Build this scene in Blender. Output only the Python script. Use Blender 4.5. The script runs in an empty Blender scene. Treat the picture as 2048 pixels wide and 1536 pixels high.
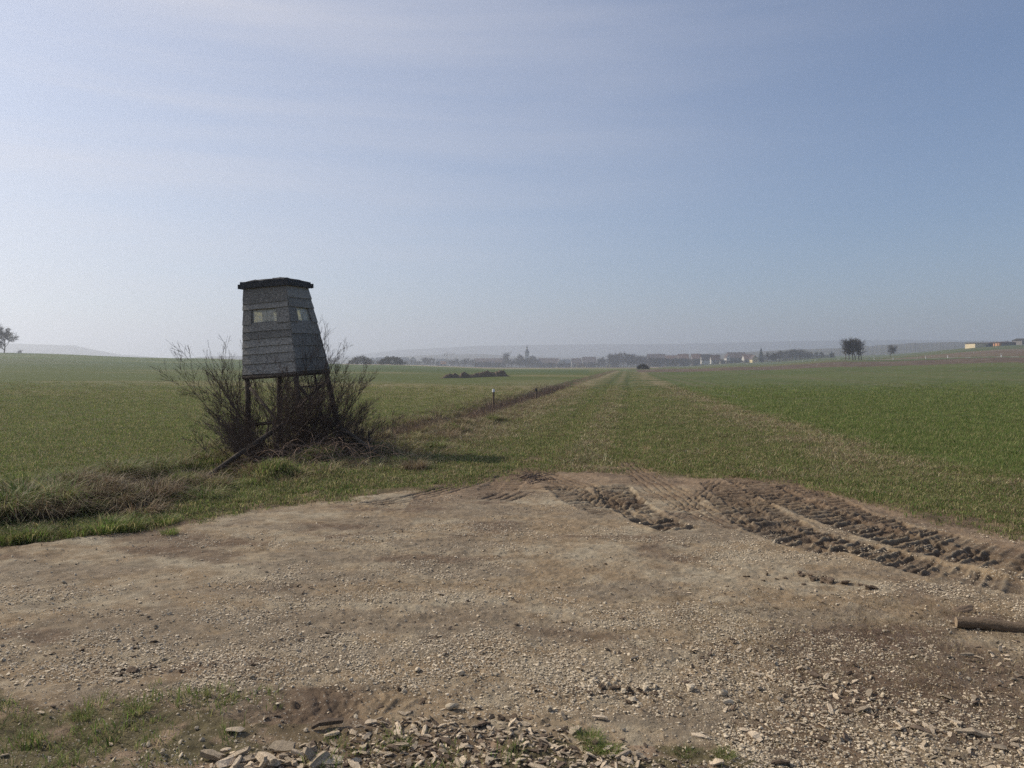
import bpy, math, random
import numpy as np
from mathutils import Vector, Matrix

R = math.radians
rng = np.random.default_rng(7)
random.seed(7)
scene = bpy.context.scene
col = scene.collection

# ------------------------------------------------------------------ camera
EYE, FPX, CX, CY, HOR = 1.6, 1540.0, 1024.0, 768.0, 732.0
PITCH = math.atan((CY - HOR) / FPX)
cam = bpy.data.cameras.new('camera')
cam.lens = 36 * FPX / 2048; cam.sensor_width = 36
cam.clip_start = 0.05; cam.clip_end = 20000
camo = bpy.data.objects.new('camera', cam); col.objects.link(camo)
camo.location = (0, 0, EYE); camo.rotation_euler = (R(90) - PITCH, 0, 0)
scene.camera = camo

# ------------------------------------------------------------------ light
SUN_EL, SUN_AZ = R(38), R(-70)          # azimuth from +Y, positive to the right
sd = Vector((math.sin(SUN_AZ) * math.cos(SUN_EL), math.cos(SUN_AZ) * math.cos(SUN_EL), math.sin(SUN_EL)))
sun = bpy.data.lights.new('sun', 'SUN'); sun.energy = 4.7; sun.angle = R(0.6); sun.color = (1.0, 0.90, 0.75)
suno = bpy.data.objects.new('sun', sun); col.objects.link(suno)
suno.rotation_euler = sd.to_track_quat('Z', 'Y').to_euler()
W = bpy.data.worlds.new('World'); scene.world = W; W.use_nodes = True
nt = W.node_tree; nt.nodes.clear()
def N(nt, t, **kw):
    n = nt.nodes.new(t)
    for k, v in kw.items(): setattr(n, k, v)
    return n
sky = N(nt, 'ShaderNodeTexSky', sky_type='NISHITA'); sky.sun_disc = False
sky.sun_elevation = SUN_EL; sky.sun_rotation = SUN_AZ
sky.air_density = 1.0; sky.dust_density = 1.4; sky.ozone_density = 5.0; sky.altitude = 300
geo = N(nt, 'ShaderNodeTexCoord')
mp = N(nt, 'ShaderNodeMapping'); mp.inputs['Rotation'].default_value = (0, R(-9), 0); mp.inputs['Scale'].default_value = (1.0, 0.6, 10.0)
no = N(nt, 'ShaderNodeTexNoise'); no.inputs['Scale'].default_value = 1.5; no.inputs['Detail'].default_value = 9; no.inputs['Roughness'].default_value = .56; no.inputs['Distortion'].default_value = .35
rp = N(nt, 'ShaderNodeMapRange'); rp.inputs['From Min'].default_value = .35; rp.inputs['From Max'].default_value = .70; rp.inputs['To Min'].default_value = .72; rp.inputs['To Max'].default_value = 1.3
mx = N(nt, 'ShaderNodeMix', data_type='RGBA')
mx.inputs['B'].default_value = (6.0, 5.9, 6.3, 1)
# thin cirrus veil: forward scattering makes it brighter towards the sun
vd = N(nt, 'ShaderNodeVectorMath', operation='DOT_PRODUCT'); vd.inputs[1].default_value = sd
fr = N(nt, 'ShaderNodeMapRange', interpolation_type='SMOOTHSTEP'); fr.inputs['From Min'].default_value = .0; fr.inputs['From Max'].default_value = .9; fr.inputs['To Min'].default_value = .05; fr.inputs['To Max'].default_value = .62
mu = N(nt, 'ShaderNodeMath', operation='MULTIPLY')
bg = N(nt, 'ShaderNodeBackground'); bg.inputs['Strength'].default_value = 0.112
wo = N(nt, 'ShaderNodeOutputWorld')
L = nt.links.new
L(geo.outputs['Generated'], mp.inputs['Vector']); L(mp.outputs[0], no.inputs['Vector']); L(no.outputs[0], rp.inputs['Value'])
L(geo.outputs['Generated'], vd.inputs[0]); L(vd.outputs['Value'], fr.inputs['Value']); L(fr.outputs[0], mu.inputs[0]); L(rp.outputs[0], mu.inputs[1]); L(mu.outputs[0], mx.inputs['Factor']); L(sky.outputs[0], mx.inputs['A']); L(mx.outputs['Result'], bg.inputs['Color']); L(bg.outputs[0], wo.inputs[0])
scene.view_settings.view_transform = 'Standard'; scene.view_settings.look = 'None'
scene.view_settings.exposure = 0.0; scene.view_settings.gamma = 1; scene.view_settings.use_curve_mapping = False
scene.render.engine = 'CYCLES'
cy = scene.cycles
cy.use_denoising = False; cy.denoiser = "OPENIMAGEDENOISE"; cy.denoising_input_passes = "RGB_ALBEDO_NORMAL"
cy.max_bounces = 6; cy.diffuse_bounces = 2; cy.transparent_max_bounces = 12; cy.volume_bounces = 1
cy.use_adaptive_sampling = False
scene.render.filter_size = 1.3

# ------------------------------------------------------------------ small helpers
def P(px, py, Y):
    a = (px - CX) / FPX; b = (CY - py) / FPX
    dy = math.cos(PITCH) + b * math.sin(PITCH); dz = -math.sin(PITCH) + b * math.cos(PITCH)
    t = Y / dy
    return Vector((a * t, Y, EYE + dz * t))
def G(px, py):
    b = (CY - py) / FPX
    dy = math.cos(PITCH) + b * math.sin(PITCH); dz = -math.sin(PITCH) + b * math.cos(PITCH)
    t = -EYE / dz
    return ((px - CX) / FPX * t, dy * t)
PX = lambda Y: Y / FPX                    # metres per photo pixel at depth Y

_tab = np.random.default_rng(99).random((512, 512))
def vn(x, y, seed=0):
    x = np.asarray(x, float) + seed * 17.31; y = np.asarray(y, float) + seed * 9.77
    xi = np.floor(x).astype(np.int64); yi = np.floor(y).astype(np.int64)
    fx = x - xi; fy = y - yi
    fx = fx * fx * (3 - 2 * fx); fy = fy * fy * (3 - 2 * fy)
    a = _tab[xi % 512, yi % 512]; b = _tab[(xi + 1) % 512, yi % 512]
    c = _tab[xi % 512, (yi + 1) % 512]; d = _tab[(xi + 1) % 512, (yi + 1) % 512]
    return (a * (1 - fx) + b * fx) * (1 - fy) + (c * (1 - fx) + d * fx) * fy
def fbm(x, y, seed=0, o=4, g=.5):
    s = 0; a = 1; t = 0
    for i in range(o):
        s = s + a * (vn(x, y, seed + i * 3) - .5); t += a; a *= g
        x = x * 2.03 + 3.1; y = y * 1.97 + 1.7
    return s / t * 2                       # about -1..1
def ss(a, b, x):
    t = np.clip((x - a) / (b - a), 0, 1); return t * t * (3 - 2 * t)

def tag(o, label=None, cat=None, group=None, kind=None):
    for k, v in (('label', label), ('category', cat), ('group', group), ('kind', kind)):
        if v: o[k] = v
    return o
def empty(name, loc=(0, 0, 0), rz=0):
    o = bpy.data.objects.new(name, None); o.location = loc; o.rotation_euler = (0, 0, rz); o.empty_display_size = .3
    col.objects.link(o); return o
def np_mesh(name, v, f, mat=None, smooth=False, cols=None):
    v = np.ascontiguousarray(v, dtype=np.float32); f = np.ascontiguousarray(f, dtype=np.int32)
    me = bpy.data.meshes.new(name)
    n, k = f.shape
    me.vertices.add(len(v)); me.vertices.foreach_set('co', v.ravel())
    me.loops.add(n * k); me.loops.foreach_set('vertex_index', f.ravel())
    me.polygons.add(n); me.polygons.foreach_set('loop_start', np.arange(0, n * k, k, dtype=np.int32))
    me.polygons.foreach_set('loop_total', np.full(n, k, dtype=np.int32))
    me.polygons.foreach_set('use_smooth', np.full(n, smooth, dtype=bool))
    if cols is not None:
        at = me.color_attributes.new('col', 'FLOAT_COLOR', 'POINT')
        c = np.ones((len(v), 4), np.float32); c[:, :3] = cols
        at.data.foreach_set('color', c.ravel())
    me.update(calc_edges=True)
    if mat: me.materials.append(mat)
    return me
class MB:
    """collects simple solids into one mesh"""
    def __init__(s): s.v = []; s.f = []
    def add(s, vs, fs):
        n = len(s.v); s.v += [tuple(p) for p in vs]; s.f += [tuple(i + n for i in q) for q in fs]
    def hexa(s, p):       # 8 points: bottom ring 4, top ring 4
        s.add(p, [(3, 2, 1, 0), (4, 5, 6, 7), (0, 1, 5, 4), (1, 2, 6, 5), (2, 3, 7, 6), (3, 0, 4, 7)])
    def box(s, x0, x1, y0, y1, z0, z1):
        s.hexa([(x0, y0, z0), (x1, y0, z0), (x1, y1, z0), (x0, y1, z0), (x0, y0, z1), (x1, y0, z1), (x1, y1, z1), (x0, y1, z1)])
    def tube(s, pts, rad, n=6, cap=True):
        pts = [Vector(p) for p in pts]; base = len(s.v)
        for i, p in enumerate(pts):
            d = (pts[min(i + 1, len(pts) - 1)] - pts[max(i - 1, 0)]).normalized()
            a = d.cross(Vector((0.13, .21, 1) if abs(d.z) < .9 else (1, .2, 0))).normalized(); b = d.cross(a)
            r = rad[i] if isinstance(rad, (list, tuple)) else rad
            for k in range(n):
                t = 2 * math.pi * k / n
                s.v.append(tuple(p + a * (r * math.cos(t)) + b * (r * math.sin(t))))
        for i in range(len(pts) - 1):
            for k in range(n):
                k2 = (k + 1) % n
                s.f.append((base + i * n + k, base + i * n + k2, base + (i + 1) * n + k2, base + (i + 1) * n + k))
        if cap:
            s.f.append(tuple(base + k for k in range(n))[::-1]); m = base + (len(pts) - 1) * n
            s.f.append(tuple(m + k for k in range(n)))
    def mesh(s, name, mat, smooth=False):
        me = bpy.data.meshes.new(name); me.from_pydata(s.v, [], s.f); me.update()
        if mat: me.materials.append(mat)
        if smooth: me.polygons.foreach_set('use_smooth', [True] * len(me.polygons))
        return me
    def build(s, name, mat, parent=None, smooth=False):
        return ob(name, s.mesh(name, mat, smooth), parent)
def ob(name, me, parent=None, loc=None, rot=None, sc=None):
    o = bpy.data.objects.new(name, me); col.objects.link(o)
    if parent: o.parent = parent
    if loc is not None: o.location = loc
    if rot is not None: o.rotation_euler = rot
    if sc is not None: o.scale = (sc, sc, sc) if isinstance(sc, (int, float)) else sc
    return o
def copy_tree(o, parent=None):
    c = o.copy(); col.objects.link(c)
    if parent: c.parent = parent
    for ch in list(o.children): copy_tree(ch, c)
    return c

# ------------------------------------------------------------------ materials
def new_mat(name):
    m = bpy.data.materials.new(name); m.use_nodes = True
    return m, m.node_tree, m.node_tree.nodes['Principled BSDF']
def mat_simple(name, c, rough=.85, var=.25, scale=6, bump=.0, bscale=30, metal=0, stretch=(1, 1, 1), rand=0.0):
    m, t, b = new_mat(name)
    tc = N(t, 'ShaderNodeTexCoord'); mp = N(t, 'ShaderNodeMapping'); mp.inputs['Scale'].default_value = stretch
    no = N(t, 'ShaderNodeTexNoise'); no.inputs['Scale'].default_value = scale; no.inputs['Detail'].default_value = 6; no.inputs['Roughness'].default_value = .65
    hs = N(t, 'ShaderNodeHueSaturation'); hs.inputs['Color'].default_value = (*c, 1)
    mr = N(t, 'ShaderNodeMapRange'); mr.inputs['From Min'].default_value = .3; mr.inputs['From Max'].default_value = .7
    mr.inputs['To Min'].default_value = 1 - var; mr.inputs['To Max'].default_value = 1 + var
    L = t.links.new
    L(tc.outputs['Object'], mp.inputs[0]); L(mp.outputs[0], no.inputs['Vector']); L(no.outputs[0], mr.inputs['Value'])
    if rand:
        oi = N(t, 'ShaderNodeObjectInfo'); r2 = N(t, 'ShaderNodeMapRange'); r2.inputs['To Min'].default_value = 1 - rand; r2.inputs['To Max'].default_value = 1 + rand
        mu = N(t, 'ShaderNodeMath', operation='MULTIPLY')
        L(oi.outputs['Random'], r2.inputs['Value']); L(r2.outputs[0], mu.inputs[0]); L(mr.outputs[0], mu.inputs[1]); L(mu.outputs[0], hs.inputs['Value'])
    else: L(mr.outputs[0], hs.inputs['Value'])
    L(hs.outputs[0], b.inputs['Base Color'])
    b.inputs['Roughness'].default_value = rough; b.inputs['Metallic'].default_value = metal; b.inputs['Specular IOR Level'].default_value = .25
    if bump:
        n2 = N(t, 'ShaderNodeTexNoise'); n2.inputs['Scale'].default_value = bscale; n2.inputs['Detail'].default_value = 5
        bu = N(t, 'ShaderNodeBump'); bu.inputs['Strength'].default_value = bump; bu.inputs['Distance'].default_value = .02
        L(mp.outputs[0], n2.inputs['Vector']); L(n2.outputs[0], bu.inputs['Height']); L(bu.outputs[0], b.inputs['Normal'])
    return m
def mat_ground(name, bump=.6, fine=60, pebbles=0.0, var=.35, bdist=.02, midscale=7, midvar=.25):
    m, t, b = new_mat(name); L = t.links.new
    at = N(t, 'ShaderNodeVertexColor', layer_name='col'); tc = N(t, 'ShaderNodeNewGeometry')
    n1 = N(t, 'ShaderNodeTexNoise'); n1.inputs['Scale'].default_value = fine; n1.inputs['Detail'].default_value = 4; n1.inputs['Roughness'].default_value = .7
    n2 = N(t, 'ShaderNodeTexNoise'); n2.inputs['Scale'].default_value = midscale; n2.inputs['Detail'].default_value = 6; n2.inputs['Roughness'].default_value = .65
    L(tc.outputs['Position'], n1.inputs['Vector']); L(tc.outputs['Position'], n2.inputs['Vector'])
    def mr(src, v):
        r = N(t, 'ShaderNodeMapRange'); r.inputs['From Min'].default_value = .3; r.inputs['From Max'].default_value = .7
        r.inputs['To Min'].default_value = 1 - v; r.inputs['To Max'].default_value = 1 + v; L(src, r.inputs['Value']); return r.outputs[0]
    mu = N(t, 'ShaderNodeMath', operation='MULTIPLY'); L(mr(n1.outputs[0], var), mu.inputs[0]); L(mr(n2.outputs[0], midvar), mu.inputs[1])
    hs = N(t, 'ShaderNodeHueSaturation'); L(at.outputs['Color'], hs.inputs['Color']); L(mu.outputs[0], hs.inputs['Value'])
    hgt = n1.outputs[0]; colr = hs.outputs[0]
    if pebbles:
        vo = N(t, 'ShaderNodeTexVoronoi'); vo.inputs['Scale'].default_value = 75; L(tc.outputs['Position'], vo.inputs['Vector'])
        v2 = N(t, 'ShaderNodeMath', operation='LESS_THAN'); v2.inputs[1].default_value = .30; L(vo.outputs['Distance'], v2.inputs[0])
        sp = N(t, 'ShaderNodeSeparateColor'); L(vo.outputs['Color'], sp.inputs[0])
        v3 = N(t, 'ShaderNodeMath', operation='LESS_THAN'); L(sp.outputs[0], v3.inputs[0]); L(at.outputs['Alpha'], v3.inputs[1])
        v3.inputs[1].default_value = pebbles
        pn = N(t, 'ShaderNodeMapRange'); pn.inputs['From Min'].default_value = .35; pn.inputs['From Max'].default_value = .65; pn.inputs['To Min'].default_value = .0; pn.inputs['To Max'].default_value = pebbles
        L(n2.outputs[0], pn.inputs['Value']); L(pn.outputs[0], v3.inputs[1])
        mk = N(t, 'ShaderNodeMath', operation='MULTIPLY'); L(v2.outputs[0], mk.inputs[0]); L(v3.outputs[0], mk.inputs[1])
        pc = N(t, 'ShaderNodeMix', data_type='RGBA'); pc.inputs['A'].default_value = (.20, .17, .13, 1); pc.inputs['B'].default_value = (.46, .41, .33, 1); L(sp.outputs[1], pc.inputs['Factor'])
        mm = N(t, 'ShaderNodeMix', data_type='RGBA'); L(mk.outputs[0], mm.inputs['Factor']); L(colr, mm.inputs['A']); L(pc.outputs['Result'], mm.inputs['B'])
        colr = mm.outputs['Result']
        ad = N(t, 'ShaderNodeMath', operation='ADD'); L(hgt, ad.inputs[0])
        m3 = N(t, 'ShaderNodeMath', operation='MULTIPLY'); m3.inputs[1].default_value = .6; L(mk.outputs[0], m3.inputs[0]); L(m3.outputs[0], ad.inputs[1]); hgt = ad.outputs[0]
    L(colr, b.inputs['Base Color'])
    bu = N(t, 'ShaderNodeBump'); bu.inputs['Strength'].default_value = bump; bu.inputs['Distance'].default_value = bdist
    L(hgt, bu.inputs['Height']); L(bu.outputs[0], b.inputs['Normal'])
    b.inputs['Roughness'].default_value = .95; b.inputs['Specular IOR Level'].default_value = .15
    return m
def mat_blade(name, transl=.35, sat=1.0, rand=.25):
    m, t, b = new_mat(name); L = t.links.new
    at = N(t, 'ShaderNodeVertexColor', layer_name='col'); oi = N(t, 'ShaderNodeObjectInfo')
    mr = N(t, 'ShaderNodeMapRange'); mr.inputs['To Min'].default_value = 1 - rand; mr.inputs['To Max'].default_value = 1 + rand
    L(oi.outputs['Random'], mr.inputs['Value'])
    hs = N(t, 'ShaderNodeHueSaturation'); hs.inputs['Saturation'].default_value = sat; L(at.outputs['Color'], hs.inputs['Color']); L(mr.outputs[0], hs.inputs['Value'])
    tr = N(t, 'ShaderNodeBsdfTranslucent'); mixs = N(t, 'ShaderNodeMixShader'); mixs.inputs[0].default_value = transl
    L(hs.outputs[0], b.inputs['Base Color']); L(hs.outputs[0], tr.inputs['Color'])
    b.inputs['Roughness'].default_value = .6; b.inputs['Specular IOR Level'].default_value = .2
    L(b.outputs[0], mixs.inputs[1]); L(tr.outputs[0], mixs.inputs[2]); L(mixs.outputs[0], t.nodes['Material Output'].inputs[0])
    return m
M = {
 'yard': mat_ground('gravel_soil', bump=.8, fine=110, pebbles=.75, var=.3, bdist=.012, midscale=9, midvar=.28),
 'turf': mat_ground('turf_soil', bump=.8, fine=45, var=.45, bdist=.04, midscale=4, midvar=.3),
 'field': mat_ground('young_crop', bump=.8, fine=22, var=.35, bdist=.05, midscale=1.1, midvar=.16),
 'plough': mat_ground('ploughed_soil', bump=1, fine=2.5, var=.35, bdist=.3, midscale=.5, midvar=.2),
 'far': mat_ground('far_turf', bump=.3, fine=.5, var=.12, bdist=.2, midscale=.03, midvar=.15),
 'asphalt': mat_simple('pale_asphalt', (.22, .21, .2), scale=2),
 'blade': mat_blade('grass_blade', .45),
 'straw': mat_blade('dry_grass_blade', .25),
 'oldwood': mat_simple('weathered_wood', (.245, .23, .205), rough=.9, var=.55, scale=10, bump=.35, bscale=30, stretch=(2.5, 2.5, 4), rand=.25),
 'polewood': mat_simple('dark_pole_wood', (.085, .07, .055), rough=.9, var=.4, scale=12, bump=.6, bscale=40),
 'felt': mat_simple('roofing_felt', (.055, .056, .058), rough=.9, var=.5, scale=10, bump=.6, bscale=40),
 'twig': mat_simple('bare_twig', (.10, .072, .056), rough=.8, var=.35, scale=3),
 'bramble': mat_simple('bramble_cane', (.24, .165, .12), rough=.8, var=.4, scale=2),
 'chip': mat_simple('pale_wood_chip', (.56, .455, .33), rough=.9, var=.4, scale=14, bump=.6, bscale=60, rand=.45),
 'bark': mat_simple('dark_bark', (.17, .125, .09), rough=.9, var=.4, scale=30, bump=.6, bscale=60, rand=.3),
 'stone': mat_simple('limestone', (.47, .395, .29), rough=.9, var=.25, scale=30, bump=.3, bscale=80, rand=.35),
 'clod': mat_simple('soil_clod', (.185, .135, .095), rough=.95, var=.35, scale=14, bump=.8, bscale=40, rand=.2),
 'log': mat_simple('log_wood', (.17, .125, .085), rough=.85, var=.5, scale=8, bump=.7, bscale=25, stretch=(1, 12, 12)),
 'logend': mat_simple('log_end', (.28, .21, .14), rough=.85, var=.3, scale=40),
 'treebark': mat_simple('tree_bark', (.10, .078, .062), rough=.9, var=.3, scale=1, rand=.2),
 'crown': mat_simple('bare_crown', (.062, .052, .045), rough=.9, var=.3, scale=.6, rand=.25),
 'conifer': mat_simple('conifer_needles', (.022, .036, .026), rough=.9, var=.3, scale=.6),
 'thicket': mat_simple('dark_thicket', (.045, .042, .032), rough=.9, var=.4, scale=.7),
 'forest': mat_simple('winter_forest', (.075, .07, .055), rough=.95, var=.3, scale=.02),
 'white': mat_simple('white_plastic', (.8, .8, .78), rough=.5, var=.05),
 'black': mat_simple('black_plastic', (.03, .03, .03), rough=.5, var=.05),
 'plaster': mat_simple('white_plaster', (.5, .48, .44), var=.1, scale=.5),
 'cream': mat_simple('cream_plaster', (.60, .50, .28), var=.1, scale=.5),
 'grey_wall': mat_simple('grey_plaster', (.17, .155, .145), var=.15, scale=.5),
 'roof_dark': mat_simple('dark_tiles', (.10, .075, .07), var=.25, scale=.6),
 'roof_red': mat_simple('red_brown_tiles', (.15, .088, .068), var=.25, scale=.6),
 'roof_orange': mat_simple('orange_tiles', (.45, .22, .11), var=.2, scale=.6),
 'slate': mat_simple('blue_slate', (.085, .10, .12), var=.2, scale=.6),
 'hole': mat_simple('dark_glass', (.04, .045, .05), rough=.3, var=.1),
 'steel': mat_simple('crane_steel', (.30, .22, .10), rough=.6, var=.1),
 'yellow_metal': mat_simple('beige_sheet', (.60, .50, .33), rough=.7, var=.1, scale=.5),
}

# ------------------------------------------------------------------ terrain
TPX = np.array([0, 380, 750, 1024, 1250, 1350, 1500, 1700, 2048], float)
TY = np.array([25, 60, 100, 180, 250, 300, 400, 600, 900, 1300, 2000, 5000], float)
flat = lambda Y: HOR + EYE * FPX / Y
TP = np.array([
 [None, 767, 747, 730, 721, 716, 705.5, 709, 716, 722, 726, 730],
 [None, 769, 752, 737, 729, 725, 716.5, 718, 722, 726, 728, 730],
 [None, 771, 755, 741.5, 736, 734, 731, 728.5, 729, 729, 730, 731],
 [None, None, None, 745, 741, 739.5, 738, 736.5, 735.5, 735, 734, 733],
 [None, None, None, None, 741.5, 740, 737, 736, 735.2, 734.5, 733, 732],
 [None, None, None, 745, 740.5, 738, 736, 735, 733.5, 732, 731, 731],
 [None, None, 755.5, 741, 736, 733, 731, 729, 725.5, 721, 720, 724],
 [None, 772, 752, 734, 725.5, 721.5, 719, 717, 714, 711, 712, 720],
 [None, 769, 748, 723, 713.5, 710, 703, 691, 689, 692, 700, 715]], dtype=object)
TZ = np.zeros(TP.shape)
for i in range(TP.shape[0]):
    for j in range(TP.shape[1]):
        py = TP[i, j] if TP[i, j] is not None else flat(TY[j])
        TZ[i, j] = EYE + (HOR - py) / FPX * TY[j]
TU = (TPX - CX) / FPX
def macro(x, y):
    yy = np.clip(y, 25, 5000); u = np.clip(np.divide(x, yy), TU[0], TU[-1])
    ly = np.log(yy); LY = np.log(TY)
    iu = np.clip(np.searchsorted(TU, u) - 1, 0, len(TU) - 2); iy = np.clip(np.searchsorted(LY, ly) - 1, 0, len(LY) - 2)
    fu = (u - TU[iu]) / (TU[iu + 1] - TU[iu]); fy = (ly - LY[iy]) / (LY[iy + 1] - LY[iy])
    fu = fu * fu * (3 - 2 * fu)
    fy = (np.exp(ly) - TY[iy]) / (TY[iy + 1] - TY[iy])
    return (TZ[iu, iy] * (1 - fu) + TZ[iu + 1, iy] * fu) * (1 - fy) + (TZ[iu, iy + 1] * (1 - fu) + TZ[iu + 1, iy + 1] * fu) * fy

DITCH = np.array([(-60, 3.0), (-16, 6.2), (-9, 7.4), (-5.9, 8.7), (-4.5, 10.7), (-4.15, 12.6), (-3.85, 14.3), (-3.1, 16.6), (-1.9, 22.5), (.1, 36), (6.5, 79), (38.5, 285), (70, 480)])
RIGHT = np.array([(14, 4.6), (8.6, 8.0), (7.4, 10.8), (7.2, 12.8), (7.9, 20), (10.5, 42), (24.5, 137), (33.5, 192)])
YX = np.array([-60, -16, -8, -4.39, -3.53, -2.49, -1.1, -.18, .3, 1.2, 2.1, 2.64, 3.4, 4.04, 4.4, 5.2, 7, 12, 60])
YY = np.array([.5, 3.6, 5.5, 6.6, 7.5, 9.03, 9.9, 10.9, 11.7, 11.9, 11.7, 10.9, 10.7, 9.3, 7.7, 6.9, 6.4, 5.0, 1.0])
def smooth(p, n=3):
    for _ in range(n):
        q = [p[0]]
        for a, b in zip(p[:-1], p[1:]): q += [a * .75 + b * .25, a * .25 + b * .75]
        q.append(p[-1]); p = np.array(q)
    return p
def polydist(x, y, poly):
    """signed distance (left of travel = +) and arclength"""
    best = np.full(x.shape, 1e9); sgn = np.zeros(x.shape); arc = np.zeros(x.shape); s0 = 0
    for (a, b) in zip(poly[:-1], poly[1:]):
        d = b - a; l = math.hypot(*d); d = d / l
        rx = x - a[0]; ry = y - a[1]; t = np.clip(rx * d[0] + ry * d[1], 0, l)
        ex = rx - t * d[0]; ey = ry - t * d[1]; q = np.hypot(ex, ey); c = d[0] * ry - d[1] * rx
        m = q < best; best = np.where(m, q, best); sgn = np.where(m, np.sign(c), sgn); arc = np.where(m, s0 + t, arc); s0 += l
    return best * sgn, arc
gp = lambda pts: smooth(np.array([G(*p) for p in pts]), 2)
# (path, width, sink, kind, pitch)
TRACKS = [
 (gp([(1455, 948), (1560, 990), (1670, 1038), (1810, 1082), (1960, 1118), (2140, 1160), (2300, 1190)]), .56, .070, 'lug', .15),
 (gp([(1430, 962), (1500, 1008), (1590, 1062), (1720, 1098), (1880, 1140), (2060, 1178), (2250, 1215)]), .50, .058, 'lug', .14),
 (gp([(1540, 948), (1640, 1000), (1760, 1045), (1900, 1082), (2060, 1118), (2250, 1150)]), .46, .05, 'lug', .13),
 (gp([(1440, 985), (1510, 1040), (1600, 1085), (1700, 1108)]), .5, .055, 'lug', .175),
 (gp([(1370, 1000), (1430, 1038), (1540, 1068)]), .34, .03, 'lug', .14),
 (gp([(1218, 968), (1245, 1000), (1300, 1040), (1370, 1062)]), .5, .095, 'lug', .20),
 (gp([(1120, 968), (1165, 1000), (1240, 1030)]), .55, .07, 'lug', .175),
 (gp([(1235, 905), (1262, 935), (1340, 985), (1470, 1052)]), .50, .028, 'groove', .10),
 (gp([(1060, 935), (1140, 965), (1210, 1000), (1290, 1035)]), .5, .03, 'groove', .11),
 (gp([(1110, 985), (1060, 975), (980, 1002)]), .5, .025, 'groove', .12),
 (gp([(1085, 905), (1050, 930), (1025, 955), (990, 985)]), .5, .05, 'lug', .17),
 (gp([(1010, 935), (940, 965), (850, 992), (720, 1012)]), .45, .03, 'groove', .11),
 (gp([(1295, 890), (1270, 915), (1262, 935)]), .28, .02, 'lug', .16),
 (gp([(1440, 960), (1390, 1000), (1340, 1040)]), .25, .015, 'groove', .08),
 (gp([(-400, 1475), (0, 1452), (300, 1428), (560, 1404), (760, 1392), (900, 1398)]), .26, .016, 'lug', .10),
 (gp([(-200, 1500), (100, 1490), (400, 1450), (620, 1422), (780, 1410)]), .20, .018, 'lug', .08),
]
def tracks(x, y):
    dz = np.zeros(x.shape); mask = np.zeros(x.shape)
    for path, w, sink, kind, pitch in TRACKS:
        lo = path.min(0) - w; hi = path.max(0) + w
        sel = (x > lo[0]) & (x < hi[0]) & (y > lo[1]) & (y < hi[1])
        if not sel.any(): continue
        xs = x[sel]; ys = y[sel]
        wob = .03 * fbm(xs * 2, ys * 2, 41, 2)
        t, s = polydist(xs + wob, ys + wob * .6, path)
        tot = np.hypot(*(path[1:] - path[:-1]).T).sum()
        end = ss(0, .25, s) * ss(0, .25, tot - s)
        m = (1 - ss(w * .46, w * .52, np.abs(t) + .05 * fbm(xs * 7, ys * 7, 49, 2))) * end * (0.5 + .5 * ss(-.45, .0, fbm(xs * 1.3, ys * 1.3, 43, 2)))
        jitter = .03 * fbm(xs * 5, ys * 5, 47, 2)
        if kind == 'lug':
            a_ = np.abs(t) / (w * .5)
            ph = (s + (.30 * t if w > .44 else np.abs(t) * .4) + jitter * .7) / pitch + (0 if w > .44 else np.where(t > 0, .5, 0))
            f = ph - np.floor(ph)
            ridge = np.exp(-((f - .5) / .14) ** 2)
            lon = np.exp(-(a_ / .06) ** 2)
            ridge = np.clip(ridge * (.55 + .6 * ss(-.5, .1, fbm(xs * 5, ys * 9, 59, 2))), 0, 1); ridge = np.maximum(ridge, np.clip(lon, 0, 1) * .45)
            vary = .7 + .3 * np.sin(np.floor(ph) * 2.3)
            d = m * sink * .80 * (-vary * (1 - ridge) + .05 * ridge)
            rim = np.exp(-((a_ - 1.08) / .12) ** 2) * end * (0.4 + .6 * ss(-.3, .2, fbm(xs * 4, ys * 4, 44, 2)))
            d = d + rim * sink * .22
            d = d + m * .10 * sink * fbm(xs * 20, ys * 20, 51, 2)
        else:
            ph = (t + .5 * jitter) / pitch; f = ph - np.floor(ph)
            g = np.exp(-((f - .5) / .13) ** 2)
            d = m * (-sink * g * 1.3 - sink * .3)
        dz[sel] += d; mask[sel] = np.maximum(mask[sel], m * (1 - .75 * ridge) if kind == 'lug' else m * .45)
    return dz, mask
def yard_edge(x, y):
    return np.interp(x, YX, YY) + .28 * fbm(x * 1.3, y * 1.3, 3, 3) + .12 * fbm(x * 6, y * 6, 5, 2)
def front_edge(x, y):
    return np.interp(x, [-30, -2.45, -1.2, -.3, .8, 1.6, 3, 30], [4.4, 3.75, 3.52, 3.3, 3.18, 2.9, 2.5, 1.2]) + .22 * fbm(x * 2, y * 2, 8, 3)
_r = random.Random(77); HUMPS = []
for _k in range(95):
    _y = _r.uniform(7.0, 11.5) if _k < 70 else _r.uniform(11.5, 20); _x = float(np.interp(_y, DITCH[:, 1], DITCH[:, 0])) + (_r.uniform(-1.0, 1.1) if _k < 70 else _r.uniform(.5, 1.6))
    HUMPS.append((_x, _y, _r.uniform(.14, .34), _r.uniform(.08, .22)))
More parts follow.
